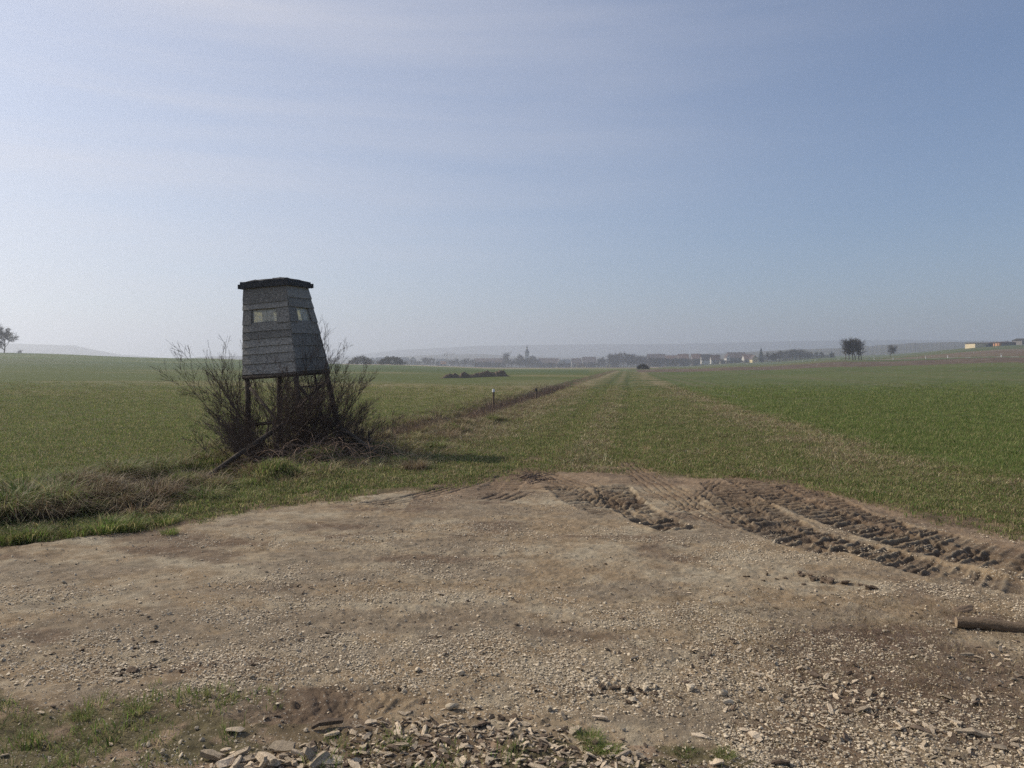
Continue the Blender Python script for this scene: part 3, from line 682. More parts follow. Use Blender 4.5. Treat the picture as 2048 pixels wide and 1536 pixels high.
scatter('wood_chip_litter', np.stack([x[ok], y[ok], z[ok] + l[ok] * .12], 1), np.stack([rng.normal(0, .35, k), rng.normal(0, .3, k), rng.uniform(0, 6.28, k)], 1), l[ok], rng.integers(0, 8, k), chs, 'small pale wood chips and bark crumbs spread over the foreground', 'wood chips')
# straws and needles of fine bark mulch
mul = [blades('mulch', 26, .09, .006, .0012, DRY[:2] + BRN + BRN, M['straw'], 3.0) for _ in range(4)]
n = 9000; y = rng.uniform(2.4, 6.2, n); x = rng.uniform(-3, 4.5, n); z = terrain(x, y)
dn = .9 * ss(.3, 1.6, x + .4 * fbm(x * 2, y * 2, 317, 3)) * (1 - ss(4.4, 5.8, y)) + .0
ok = rng.random(n) < dn
place('bark_mulch', ok, (x, y, z), mul, 'brown bark fibres littering the right foreground', 'mulch', .7, 1.5, tilt=.03)

# single larger chips, sharing a few meshes
def put_small(me, name, px, py, size, lift=.25, rot=None, label=None, cat=None, group=None, xyz=None):
    if xyz is None:
        gx_, gy_ = G(px, py)
    else: gx_, gy_ = xyz
    o = ob(name, me, None, (gx_, gy_, tz(gx_, gy_) + size * lift), rot or (random.gauss(0, .25), random.gauss(0, .25), random.uniform(0, 6.28)), size)
    return tag(o, label, cat, group)
bigchips = [chip('wood_chip', M['chip'], 1, random.uniform(.35, .6), random.uniform(.12, .2)) for _ in range(6)] + [chunk('wood_chip', M['chip'], 1, random.uniform(.35, .55), random.uniform(.2, .35)) for _ in range(5)]
barkchips = [chip('bark_chip', M['bark'], 1, random.uniform(.3, .5), .16) for _ in range(4)]
heap = [(random.gauss(535, 58), 1538 - abs(random.gauss(0, 17)), random.choice((22, 28, 34, 44, 52)) * random.uniform(.8, 1.1)) for _ in range(46)]
for i, (a, b, s) in enumerate(heap):
    me = chunk('wood_chunk', M['chip'], 1, random.uniform(.45, .75), random.uniform(.35, .55))
    g_ = G(a, b); o = put_small(me, 'wood_chunk', a, b, s * PX(g_[1]), .12 + .12 * (i % 3), (random.gauss(0, .5), random.gauss(0, .35), random.uniform(-1.2, 1.2)),
        'pale splintered wood chunk in the small heap at the bottom edge left of centre', 'wood chunk', 'wood chunks heaped at the bottom edge')
put_small(chip('wood_chunk', M['bark'], 1, .22, .14), 'bark_strip', 655, 1455, 62 * PX(3.4), .12, (.1, -.08, .3), 'long dark bark strip lying among chips behind the heap of wood chunks', 'bark strip')
put_small(lump('wood_chunk', M['chip'], 1, .6, .25, .12), 'wood_chunk', 465, 1472, 42 * PX(3.3), .15, (0, .1, .3), 'single flat pale wood chunk lying on the grass behind the heap', 'wood chunk')
for a, b, s, sh, tx in ((1490, 1466, 22, .5, 'flat tan wood flake on dark mulch, the smaller of the two flat tan flakes'), (1398, 1480, 30, .5, 'thick tan wood piece beside grass near the lower right of centre'), (1200, 1441, 32, .35, 'tan wood splinter lying right of the bare grey patch'), (1945, 1480, 62, .28, 'long pale orange wood splinter at the lower right corner'), (1810, 1508, 30, .4, 'small orange wood splinter left of the long one at lower right'), (1840, 1470, 36, .5, 'brown bark flake on gravel at lower right'), (1380, 1178, 8, .4, None), (1600, 1455, 22, .3, None)):
    g_ = G(a, b); put_small(chip('flake', M['chip'] if 'bark' not in (tx or '') else M['bark'], 1, sh, .12), 'wood_splinter', a, b, s * PX(g_[1]), .1, (0.05, .05, random.uniform(-.8, -.2)), tx or 'small pale wood splinter lying alone on the gravel', 'wood splinter', None if tx else 'lone wood splinters')
cnt = 0
while cnt < 230:
    X_, Y_ = random.uniform(-1.4, 2.6), random.uniform(2.7, 4.6)
    if random.random() > float(chip_density(np.array([X_]), np.array([Y_]))[0]) * (1.0 if Y_ < 3.7 else .35): continue
    cnt += 1; dark = random.random() < .2
    put_small(random.choice(barkchips if dark else bigchips), 'bark_chip' if dark else 'wood_chip', 0, 0, random.uniform(.03, .075), .14, None,
        'dark bark flake among the pale chips along the bottom edge' if dark else 'pale wood chip lying loose along the bottom edge', 'bark flake' if dark else 'wood chip',
        'bark flakes scattered at the bottom edge' if dark else 'wood chips scattered at the bottom edge', (X_, Y_))
stone_px = [(1605, 1265, 14), (1245, 1388, 16), (1380, 1385, 22), (1292, 1384, 20), (1268, 1405, 20), (1455, 1410, 22), (1475, 1408, 15), (1410, 1382, 14), (1448, 1395, 20), (1485, 1378, 12), (1525, 1415, 11), (1560, 1427, 13), (905, 1420, 26), (835, 1345, 16), (920, 1352, 22), (1275, 1278, 12), (1140, 1265, 10), (505, 1358, 14), (260, 1300, 12), (128, 1166, 11), (1765, 1402, 12), (1100, 1425, 20), (810, 1385, 14), (1560, 1180, 8), (1610, 1250, 9), (1168, 1378, 13), (1190, 1368, 16), (1215, 1375, 12), (1230, 1372, 14), (1310, 1382, 16)]
for k in range(150):
    Y_ = 2.9 + 3.6 * random.random() ** 1.5; X_ = random.uniform(-.6, .6) * Y_ * 1.05
    g_ = (CX + X_ / Y_ * FPX, HOR + EYE * FPX / Y_); stone_px.append((g_[0], g_[1], random.uniform(.012, .028) / PX(Y_)))
for i, (a, b, s) in enumerate(stone_px):
    g_ = G(a, b)
    if g_[1] > float(yard_edge(np.array([g_[0]]), np.array([g_[1]]))[0]): continue
    lab, grp = ('grey limestone pebble lying loose on the gravel yard', 'loose pebbles on the yard')
    if i == 0: lab, grp = 'rounded whitish stone alone on the yard left of the log', None
    put_small(stones[i % 7], 'stone', a, b, s * PX(g_[1]) * 1.05, .22, None, lab, 'stone', grp)
clods = [lump('soil_clod', M['clod'], 1, .8, .5, .34, 3, True) for _ in range(4)]
clod_px = [(1740, 1180, 30), (1690, 1165, 26), (1655, 1163, 34), (1625, 1160, 22), (1600, 1150, 22), (1720, 1170, 12), (1025, 1440, 34), (1000, 1438, 22), (845, 1405, 20), (270, 1345, 34), (295, 1340, 20), (240, 1352, 22), (1235, 1382, 26), (1262, 1388, 24), (1205, 1385, 26), (1180, 1392, 20), (1290, 1392, 18), (800, 1378, 16), (268, 1298, 13), (165, 1302, 14)] + [(1590 + 40 * random.gauss(0, 1.3), 1158 + 6 * random.gauss(0, 1), random.uniform(8, 16)) for _ in range(14)] + [(1230 + 70 * random.gauss(0, 1), 1386 + 7 * random.gauss(0, 1), random.uniform(10, 20)) for _ in range(16)] + [(270 + 70 * random.gauss(0, 1), 1345 + 10 * random.gauss(0, 1), random.uniform(8, 18)) for _ in range(12)]
for i, (a, b, s) in enumerate(clod_px):
    g_ = G(a, b); lab, grp = 'dark brown soil clod lying on the gravel yard', 'soil clods on the yard'
    if i == 0: lab, grp = 'dark crumbly soil clod right of the row of clods in the middle of the yard', None
    put_small(clods[i % 4], 'soil_clod', a, b, .72 * s * PX(g_[1]), .14, None, lab, 'soil clod', grp)

# ------------------------------------------------------------------ log at the right edge
def make_log():
    a = Vector((*G(1912, 1254), 0)); b = Vector((*G(2150, 1275), 0)); r = .034
    t = empty('fallen_log', (a.x, a.y, tz(a.x, a.y)))
    tag(t, 'short round weathered log lying at the right edge of the gravel yard', 'log')
    m = MB(); n = 14; k = 16; d = (b - a); vs = []
    za, zb = tz(a.x, a.y), tz(b.x, b.y)
    for i in range(n):
        s = i / (n - 1); c = Vector((a.x, a.y, za + r * .85)).lerp(Vector((b.x, b.y, zb + r * .85)), s) + Vector((0, .008 * math.sin(5 * s), .004 * math.sin(9 * s)))
        for j in range(k):
            th = 2 * math.pi * j / k; rr = r * (1 + .07 * math.sin(3 * th + 2 * s) + random.uniform(-.03, .03) - (.25 if (s > .55 and 1.0 < th < 2.0) else 0))
            side = Vector((-d.y, d.x, 0)).normalized(); vs.append(c + side * rr * math.cos(th) + Vector((0, 0, rr * math.sin(th))) - t.location)
    f = [(i * k + j, i * k + (j + 1) % k, (i + 1) * k + (j + 1) % k, (i + 1) * k + j) for i in range(n - 1) for j in range(k)]
    m.add(vs, f); m.build('bark', M['log'], t, True)
    e = MB(); e.add(vs[:k] + vs[-k:], [tuple(range(k))[::-1], tuple(range(k, 2 * k))]); e.build('cut_end', M['logend'], t)
make_log()
m = lump('bark_slab', M['bark'], 1, .35, .3, .2, 2); g_ = G(1925, 1222)
put_small(m, 'bark_slab', 1925, 1222, 46 * PX(g_[1]), .12, (.1, -.3, -.2), 'curled dark bark slab just behind the end of the log', 'bark')

# ------------------------------------------------------------------ hunting stand
def make_stand():
    root = empty('hunting_stand', (-4.1, 14.2, tz(-4.1, 14.2)))
    tag(root, 'leaning grey wooden hunting stand with boarded cabin on four legs among bare shrubs', 'hunting stand')
    o = root.location
    loc = lambda p: Vector(p) - o
    # cabin corners: bottom and top, order near, left, back, right
    Nb, Lb, Rb = P(592, 742, 13.6), P(489, 749, 13.85), P(655, 737, 14.6); Bb = Lb + Rb - Nb
    Nt, Lt, Rt = P(571, 566, 13.86), P(489, 574, 14.02), P(613, 573, 14.52); Bt = Lt + Rt - Nt
    bt = [loc(p) for p in (Nb, Lb, Bb, Rb)]; tp = [loc(p) for p in (Nt, Lt, Bt, Rt)]
    def face(A0, B0, A1, B1):       # s along A->B, t up
        def q(s, t, off=0):
            lo_ = A0.lerp(B0, s); hi_ = A1.lerp(B1, s); p = lo_.lerp(hi_, t)
            n = (B0 - A0).cross(A1 - A0).normalized(); return p + n * off
        return q
    # outward normals: order A->B so that cross points out
    faces = {'front': face(bt[1], bt[0], tp[1], tp[0]), 'right': face(bt[0], bt[3], tp[0], tp[3]), 'back': face(bt[3], bt[2], tp[3], tp[2]), 'left': face(bt[2], bt[1], tp[2], tp[1])}
    def plank(q, s0, s1, t0, t1, seed):
        r_ = random.Random(seed); m = MB(); th = .018; lap = .020
        j = lambda: r_.uniform(-.006, .006)
        n = 7; ring = []
        for i in range(n):
            s = s0 + (s1 - s0) * i / (n - 1)
            wv = .003 * math.sin(5 * s + seed) + r_.uniform(-.0012, .0012) + (seed % 3 - 1) * .006 * (s - .5)
            if s0 == 0 and i == 0: s -= .012 + r_.uniform(0, .012)
            if s1 == 1 and i == n - 1: s += .012 + r_.uniform(0, .01)
            tb = t0 - .010 + wv * .7 + r_.uniform(-.002, .002); tt_ = t1 + .004
            ring.append([q(s, tb, lap), q(s, tb, lap + th), q(s, tt_, .006 + th * .7), q(s, tt_, .004)])
        vs = [p for rr in ring for p in rr]; f = []
        for i in range(n - 1):
            a = i * 4; b = a + 4
            for k in range(4): f.append((a + k, b + k, b + (k + 1) % 4, a + (k + 1) % 4))
        f += [(0, 1, 2, 3), tuple(4 * (n - 1) + k for k in (3, 2, 1, 0))]
        m.add(vs, f); return m.build('plank', M['oldwood'], root)
    Yt = lambda yb: (748 - yb) / (748 - 572)
    cuts = [748, 727, 708, 693, 678, 663, 648, 618, 606, 573]
    win = {'front': (.17, .74), 'right': (.27, .80), 'back': (.25, .95), 'left': (.3, .85)}
    sd_ = 0
    for nm, q in faces.items():
        cc = cuts if nm == 'front' else [748, 722, 697, 672, 648, 618, 598, 573]
        for a, b in zip(cc[:-1], cc[1:]):
            sd_ += 1; t0, t1 = max(Yt(a), 0), Yt(b)
            if a == 648:
                w0, w1 = win[nm]
                plank(q, 0, w0, t0, t1, sd_); plank(q, w1, 1, t0, t1, sd_ + 50)
                fm = MB()      # window lining
                for (sa, sb, ta, tb) in ((w0 - .02, w0 + .02, t0, t1), (w1 - .02, w1 + .02, t0, t1), (w0 + .02, w1 - .02, t0 - .012, t0 + .012), (w0 + .02, w1 - .02, t1 - .012, t1 + .010)):
                    fm.hexa([q(sa, ta, -.04), q(sb, ta, -.04), q(sb, ta, .003), q(sa, ta, .003), q(sa, tb, -.04), q(sb, tb, -.04), q(sb, tb, .003), q(sa, tb, .003)])
                fr = fm.build('window_frame', M['oldwood'], root)
                if nm in ('front', 'right'):
                    pm = MB(); e = .02
                    pm.hexa([q(w0 + e, t0 + .012, -.016), q(w1 - e, t0 + .012, -.016), q(w1 - e, t0 + .012, -.011), q(w0 + e, t0 + .012, -.011), q(w0 + e, t1 - .012, -.016), q(w1 - e, t1 - .012, -.016), q(w1 - e, t1 - .012, -.011), q(w0 + e, t1 - .012, -.011)])
                    pn = pm.build('pane', M_pane, fr)
            else: plank(q, 0, 1, t0, t1, sd_)
    # floor frame
    m = MB(); c = sum(bt, Vector()) / 4; up = (tp[0] - bt[0]).normalized()
    ring = [p + (p - c) * .02 for p in bt]
    m.hexa([p - up * .10 for p in ring] + [p - up * .02 for p in ring]); m.build('floor', M['polewood'], root)
    for a, b in ((0, 1), (0, 3), (1, 2), (2, 3)):
        m = MB(); A, B = ring[a] - up * .05, ring[b] - up * .06; d = (B - A).normalized(); A -= d * .01; B += d * .01
        m.tube([A, B], [.042, .038], 7); m.build('beam', M['polewood'], root)
    # corner battens inside cabin and the roof
    for i in range(4):
        m = MB(); ci = c + (tp[0] + tp[2] - bt[0] - bt[2]) * .0; m.tube([bt[i].lerp(c, .05), tp[i].lerp(sum(tp, Vector()) / 4, .05)], .025, 5); m.build('corner_post', M['polewood'], root)
    ct = sum(tp, Vector()) / 4; A = [ct + (p - ct) * 1.13 for p in tp]
    m = MB(); m.hexa([p + Vector((0, 0, -.008)) for p in A] + [p + Vector((0, 0, .055)) for p in A]); m.build('roof_boards', M['polewood'], root)
    # fascia boards, one per side
    for a, b in ((0, 1), (1, 2), (2, 3), (3, 0)):
        m = MB(); p, q = A[a], A[b]; mid = ((p + q) / 2 - ct); mid.z = 0; nrm = mid.normalized(); d = (q - p).normalized()
        e = .03 + .02 * ((a * 7) % 3) / 2
        p = p - d * e; q = q + d * e
        dz0, dz1 = random.uniform(-.012, .012), random.uniform(-.012, .012)
        m.hexa([p + nrm * .002 + Vector((0, 0, -.035 + dz0)), q + nrm * .002 + Vector((0, 0, -.035 + dz1)), q + nrm * .026 + Vector((0, 0, -.035 + dz1)), p + nrm * .026 + Vector((0, 0, -.035 + dz0)),
                p + nrm * .002 + Vector((0, 0, .045 + dz0)), q + nrm * .002 + Vector((0, 0, .045 + dz1)), q + nrm * .026 + Vector((0, 0, .045 + dz1)), p + nrm * .026 + Vector((0, 0, .045 + dz0))])
        m.build('fascia', M['felt'], root)
    n = 15; vs = []; f = []
    for i in range(n):
        for j in range(n):
            s, t = i / (n - 1), j / (n - 1); p = A[1].lerp(A[0], s).lerp(A[2].lerp(A[3], s), t)
            edge = min(s, t, 1 - s, 1 - t); p = p + Vector((0, 0, .078 + random.uniform(-.010, .014) + .05 * min(edge * 4, 1)))
            vs.append(p + (p - ct) * Vector((.01, .01, 0)).length)
    for i in range(n - 1):
        for j in range(n - 1): a = i * n + j; f.append((a, a + n, a + n + 1, a + 1))
    k = n * n; per = [i * n for i in range(n)] + [(n - 1) * n + j for j in range(1, n)] + [i * n + n - 1 for i in range(n - 2, -1, -1)] + [j for j in range(n - 2, 0, -1)]
    low = [vs[i] + Vector((0, 0, -.055 + random.uniform(-.01, .01))) for i in per]; vs += low
    for i in range(len(per)): i2 = (i + 1) % len(per); f.append((per[i], per[i2], k + i2, k + i)[::-1])
    m = MB(); m.add(vs, f); m.build('roofing_felt', M['felt'], root)
    for (s, t, w) in ((.62, .25, .09), (.52, .2, .05), (.72, .35, .05)):
        p = A[1].lerp(A[0], s).lerp(A[2].lerp(A[3], s), t) + Vector((0, 0, .10)); q = ob('moss', lump('moss', M['felt'], 1, .7, .35, .2), root, p, None, w * 1.6)
    # legs
    feet = [P(612, 935, 13.3), P(499, 968, 13.75), P(560, 925, 15.2), P(692, 905, 14.7)]
    for i, ft in enumerate(feet):
        ft = Vector((ft.x, ft.y, tz(ft.x, ft.y) - .08)); a = bt[i] - up * .04; a = a.lerp(c, .05)
        q = loc(ft); m = MB(); pts = []
        for k_ in range(6):
            s = k_ / 5; pts.append(a.lerp(q, s) + Vector((random.uniform(-.012, .012), random.uniform(-.012, .012), 0)) * (0 < k_ < 5))
        m.tube(pts, [.045 + .004 * k_ for k_ in range(6)], 8); m.build('leg', M['polewood'], root, True)
    # braces
    def pole(name, p, q, r, ra=None):
        m = MB(); p = loc(p); q = loc(q); md = (p + q) / 2 + Vector((.01, 0, .015)); m.tube([p, md, q], [r, r, ra or r], 8); return m.build(name, M['polewood'], root, True)
    def onground(px, py, Y, dz=-.05):
        v = P(px, py, Y); return Vector((v.x, v.y, tz(v.x, v.y) + dz))
    a_, b2 = P(567, 848, 13.25), P(424, 947, 12.2); pole('support_pole', a_, b2 + (b2 - a_).normalized() * .2, .045, .04)
    a_, b2 = P(650, 838, 14.0), P(740, 899, 13.5); pole('support_pole', a_, b2 + (b2 - a_).normalized() * .15, .045)
    pole('brace', P(503, 900, 13.75), P(655, 760, 14.4), .028); pole('brace', P(500, 775, 13.75), P(610, 915, 13.4), .028)
    pole('brace', P(596, 770, 13.55), P(688, 890, 14.6), .028); pole('crossbar', P(500, 850, 13.8), P(604, 842, 13.5), .03); pole('crossbar', P(604, 842, 13.5), P(672, 838, 14.55), .03)
    # ladder at the back leaning on the cabin
    for s in (-.18, .18):
        pole('ladder_rail', onground(640, 905, 15.6) + Vector((s, 0, 0)), P(610, 745, 15.0) + Vector((s, 0, 0)), .025)
    for k_ in range(5):
        t = (k_ + .7) / 5.5; p = onground(640, 905, 15.6).lerp(P(610, 745, 15.0), t); pole('rung', p + Vector((-.2, 0, 0)), p + Vector((.2, 0, 0)), .018)
    return root
M_pane, t_, b_ = new_mat('dusty_acrylic')
no_ = N(t_, 'ShaderNodeTexNoise'); no_.inputs['Scale'].default_value = 5
tr_ = N(t_, 'ShaderNodeBsdfTransparent'); tr_.inputs['Color'].default_value = (.80, .74, .52, 1)
ms_ = N(t_, 'ShaderNodeMixShader'); mr_ = N(t_, 'ShaderNodeMapRange'); mr_.inputs['From Min'].default_value = .3; mr_.inputs['From Max'].default_value = .7; mr_.inputs['To Min'].default_value = .35; mr_.inputs['To Max'].default_value = .75
b_.inputs['Base Color'].default_value = (.62, .60, .52, 1); b_.inputs['Roughness'].default_value = .25
t_.links.new(no_.outputs[0], mr_.inputs['Value']); t_.links.new(mr_.outputs[0], ms_.inputs[0]); t_.links.new(tr_.outputs[0], ms_.inputs[1]); t_.links.new(b_.outputs[0], ms_.inputs[2]); t_.links.new(ms_.outputs[0], t_.nodes['Material Output'].inputs[0])
make_stand()

# ------------------------------------------------------------------ shrubs
def grow(stem_m, twig_m, base, d, length, r, rnd, level, up=.15, bend=.25, kids=(9, 6), seglen=.14, minr=.0022, spread=.7):
    n = max(3, int(length / seglen)); pts = [base]; rad = [r]; p = base.copy(); d = d.normalized()
    dirs = [d]
    for i in range(n):
        d = (d + Vector((rnd.gauss(0, bend * .5), rnd.gauss(0, bend * .5), rnd.gauss(0, bend * .2) + up * .2))).normalized()
        p = p + d * (length / n); pts.append(p.copy()); rad.append(max(minr * .7, r * (1 - .8 * (i + 1) / n))); dirs.append(d)
    (stem_m if level == 0 else twig_m).tube(pts, rad, 5 if level == 0 else 3, False)
    if level < len(kids):
        for k in range(kids[level]):
            s = rnd.uniform(.35, 1) if level == 0 else rnd.uniform(.15, 1); i = min(n, int(s * n)); b = pts[i]; dd = dirs[i]
            side = Vector((rnd.gauss(0, 1), rnd.gauss(0, 1), rnd.gauss(0, 1))); side = (side - dd * side.dot(dd)).normalized()
            nd = dd + side * rnd.uniform(.4, 1) * spread + Vector((0, 0, .12))
            grow(stem_m, twig_m, b, nd, length * rnd.uniform(.3, .52) * (1.15 - .5 * s), max(minr, rad[i] * .5), rnd, level + 1, up, bend, kids, seglen, minr, spread)
def shrub(bx, by, n, H, tilt, seed, label, az=None, group=None, kids=(12, 7, 3), name='shrub'):
    rnd = random.Random(seed); z0 = tz(bx, by); root = empty(name, (bx, by, z0)); tag(root, label, 'shrub', group)
    a, b = MB(), MB()
    for i in range(n):
        th = rnd.uniform(0, 6.283) if az is None else az + rnd.gauss(0, .75)
        tl = abs(rnd.gauss(tilt, .3)); d = Vector((math.cos(th) * math.sin(tl), math.sin(th) * math.sin(tl), math.cos(tl)))
        rr = rnd.uniform(0, .28)
        bp = Vector((math.cos(th) * rr, math.sin(th) * rr, 0)); bp.z = tz(bx + bp.x, by + bp.y) - z0 - .03
        grow(a, b, bp, d, H * rnd.uniform(.65, 1.1), rnd.uniform(.010, .020), rnd, 0, kids=kids)
    a.build('stems', M['twig'], root); b.build('twigs', M['twig'], root)
    return root
shrub(-3.95, 13.7, 30, 2.5, .42, 1, 'wide bare shrub growing through the middle of the hunting stand')
shrub(-4.25, 13.8, 17, 1.75, .85, 2, 'bare shrub spreading left of the hunting stand over the field edge', az=3.1)
shrub(-3.75, 14.1, 19, 1.75, .75, 3, 'bare shrub spreading right of the hunting stand', az=.1)
shrub(-3.85, 13.2, 26, 1.7, .45, 4, 'low dense bare shrub in front of the stand legs')
shrub(-4.55, 14.0, 7, 2.6, .32, 5, 'tall thin whips of bare shrub rising left of the cabin', az=2.9, kids=(6, 3))
# brambles: arching canes
m = MB(); rnd = random.Random(12)
for i in range(330):
    bx_ = rnd.gauss(-3.35, .75); by_ = rnd.gauss(12.6, .75) + .35 * (bx_ + 3.3)
    if by_ < 10.9: continue
    z0 = tz(bx_, by_); th = rnd.uniform(0, 6.28); l = rnd.uniform(.35, 1.0); h = rnd.uniform(.12, .42); pts = []
    for k in range(6):
        s = k / 5; pts.append((bx_ + math.cos(th) * l * s + rnd.gauss(0, .015), by_ + math.sin(th) * l * s * .8, z0 + 4 * h * s * (1 - s * .85) * .8))
    m.tube(pts, [.004, .004, .0035, .003, .0025, .002], 3, False)
b = m.build('bramble_canes', M['bramble']); tag(b, 'reddish brown bramble canes tangled in the ditch below the hunting stand', 'brambles', kind='stuff')
m = MB(); rnd = random.Random(15)
for i in range(420):
    Y_ = rnd.uniform(16, 60); d_ = rnd.gauss(0, .35); bx_ = float(np.interp(Y_, DITCH[:, 1], DITCH[:, 0])) + d_; z0 = tz(bx_, Y_)
    for q in range(7):
        th = rnd.uniform(0, 6.28); l = rnd.uniform(.05, .2); h = rnd.uniform(.2, .48); ox, oy = rnd.gauss(0, .15), rnd.gauss(0, .2)
        m.tube([(bx_ + ox, Y_ + oy, z0 - .02), (bx_ + ox + math.cos(th) * l * .4, Y_ + oy + math.sin(th) * l * .4, z0 + h * .6), (bx_ + ox + math.cos(th) * l, Y_ + oy + math.sin(th) * l, z0 + h)], [.005, .005, .004], 3, False)
b = m.build('ditch_weeds', M['bramble']); tag(b, 'reddish brown dead weed stalks lining the ditch beside the track', 'dead weeds', kind='stuff')
# twig bundle on the mud
m = MB(); rnd = random.Random(9); c0 = G(1068, 955)
for i in range(26):
    th = rnd.gauss(1.2, .5); l = rnd.uniform(.2, .55); ox, oy = c0[0] - .1 + rnd.gauss(0, .10), c0[1] - .3 + rnd.gauss(0, .25); z0 = tz(ox, oy) + rnd.uniform(.0, .03)
    m.tube([(ox, oy, z0), (ox + math.cos(th) * l * .5 + .05, oy + math.sin(th) * l * .5, z0 + .03), (ox + math.cos(th) * l, oy + math.sin(th) * l, z0)], .0045, 4)
tag(m.build('brushwood', M['twig']), 'small bundle of thin bare branches pressed into the mud beside the tyre marks', 'brushwood')

# tussocks on the verge, each its own thing
tus = [blades('grass_tussock', 520, .16, .30, .0040, (BRN * 2 + DRY[:1]) if k < 2 else (OLV * 2 + BRN[:2] + GRN[:2]), M['straw'], 1.5, .25, droop=.95) for k in range(4)]
gtu = [blades('grass_tussock', 240, .14, .13, .004, GRN[:2] + OLV * 2, M['blade'], 1.2, .3, droop=.4) for k in range(2)]
tus_px = [(92, 1045, 1), (125, 1005, .9), (35, 1050, .8), (205, 1018, .8), (235, 1022, .85), (310, 1005, 1.1), (275, 1028, .9), (155, 985, .8), (110, 975, .6), (240, 965, .9), (380, 975, .9), (350, 1000, .9), (170, 1030, .8), (410, 1000, .8), (330, 960, .7), (20, 1015, .7), (60, 1000, .7), (400, 945, .7), (890, 880, 1.0), (930, 865, .8), (870, 900, .7), (830, 940, .7), (985, 845, .7), (1040, 830, .6)]
tus_px += [(random.uniform(0, 430), 0, random.uniform(.6, 1.15)) for _ in range(40)]
tus_px = [(a, (1045 - a * .21 + random.uniform(-38, 14)) if b == 0 else b, s) for a, b, s in tus_px]
for a, b, s in tus_px:
    gx_, gy_ = G(a, b); gz_ = tz(gx_, gy_); lf = a < 600
    o = ob('grass_tussock', random.choice(tus), None, (gx_, gy_, gz_ - .02), (0, 0, random.uniform(0, 6.28)), s)
    tag(o, 'drooping grass tussock on the hummocky verge left of the hunting stand' if lf else 'drooping straw coloured grass tussock beside the ditch right of the hunting stand', 'grass tussock', 'tussocks on the verge left of the stand' if lf else 'tussocks along the ditch right of the stand')
for a, b, s in [(60, 1080, 1), (20, 1085, 1), (210, 1065, 1.1), (250, 1060, 1), (150, 1075, .8), (330, 1045, .8), (470, 1005, .7), (560, 990, .8), (600, 985, .8), (340, 1068, .5), (860, 905, .8), (800, 925, .8), (1180, 1480, .32), (1190, 1500, .3), (1215, 1505, .3), (1370, 1510, .25), (165, 1440, .3), (275, 1428, .35), (800, 1490, .28), (1450, 1520, .25)]:
    gx_, gy_ = G(a, b); fr = b > 1200
    o = ob('grass_clump', random.choice(gtu), None, (gx_, gy_, tz(gx_, gy_) - .01), (0, 0, random.uniform(0, 6.28)), s)
    tag(o, 'small green grass clump at the bottom edge of the yard' if fr else 'lush green grass clump between the gravel yard and the ditch', 'grass clump', 'green clumps in the foreground' if fr else 'green clumps along the yard edge')

# posts
def post(px, pyb, pyt, Y, r, label, cap=None, lean=0):
    b = P(px, pyb, Y); t = P(px + lean, pyt, Y); z = tz(b.x, b.y); e = empty('wooden_post', (b.x, b.y, z)); tag(e, label, 'post')
    m = MB(); h = t.z - z; m.tube([(0, 0, -.1), ((t.x - b.x) * .5, 0, h * .5), (t.x - b.x, 0, h)], [r * 1.1, r, r * .95], 8); m.build('shaft', M['polewood'] if not cap else M['log'], e)
    if cap: m = MB(); m.tube([(t.x - b.x, 0, h), (t.x - b.x, 0, h + .12)], [r * 1.25, r * 1.1], 8); m.build('cap', M[cap], e)
post(738, 900, 862, 14.6, .027, 'short dark stake standing beside the slanting support pole of the hunting stand')
post(987, 803, 784, 31, .045, 'pale wooden stake with white top beside the ditch, left one of two', 'white')
post(1072, 797, 782, 37, .045, 'thin wooden stake with dark top beside the ditch, right one of two', 'black')

# ------------------------------------------------------------------ dirt mound in the left field
def earth_heap(name, outline, Y, depth, mat, label, cat, rough=.4):
    xs = np.linspace(outline[0][0], outline[-1][0], 110); top = np.interp(xs, [o[0] for o in outline], [o[1] for o in outline]); base = np.interp(xs, [outline[0][0], outline[-1][0]], [outline[0][1], outline[-1][1]])
    Y = np.interp(xs, [xs[0], xs[-1]], [97, 122]); base = np.interp(xs, [xs[0], xs[0] + 80, xs[-1]], [757, 757, 751])
    X = (xs - CX) / FPX * Y; H = (base - top) * Y / FPX; H *= np.clip(np.minimum(xs - xs[0], xs[-1] - xs) / 10, 0, 1); nj = 26; Y = Y[:, None]; t = np.linspace(-1, 1, nj)
    XX = np.repeat(X[:, None], nj, 1); T = np.repeat(t[None], len(X), 0)
    YYm = Y + T * depth * (.5 + .5 * np.sqrt(np.clip(H / H.max(), 0, 1)))[:, None]
    ZZ = H[:, None] * (1 - np.abs(T) ** 1.6) * (1 + rough * fbm(XX * 1.1, YYm * 1.1, 5, 3)) + rough * .4 * fbm(XX * 4, YYm * 4, 8, 3) * (1 - T ** 2)
    gz_ = terrain(XX.ravel(), YYm.ravel()).reshape(XX.shape)
    ZZ = ZZ + gz_ - .02
    i = np.arange(len(X) * nj).reshape(len(X), nj); f = np.stack([i[:-1, :-1], i[1:, :-1], i[1:, 1:], i[:-1, 1:]], -1).reshape(-1, 4)
    return tag(ob(name, np_mesh(name, np.stack([XX, YYm, ZZ], -1).reshape(-1, 3), f, M[mat], False)), label, cat)
earth_heap('earth_heap', [(878, 756), (888, 753), (900, 747), (908, 748), (918, 751), (924, 746.5), (934, 748), (942, 750.5), (950, 749), (958, 750), (966, 744), (976, 745), (983, 743), (990, 747), (1000, 741), (1010, 743), (1020, 747)], 100, 2.2, 'clod', 'long heap of dark brown earth clods in the left field', 'earth heap')

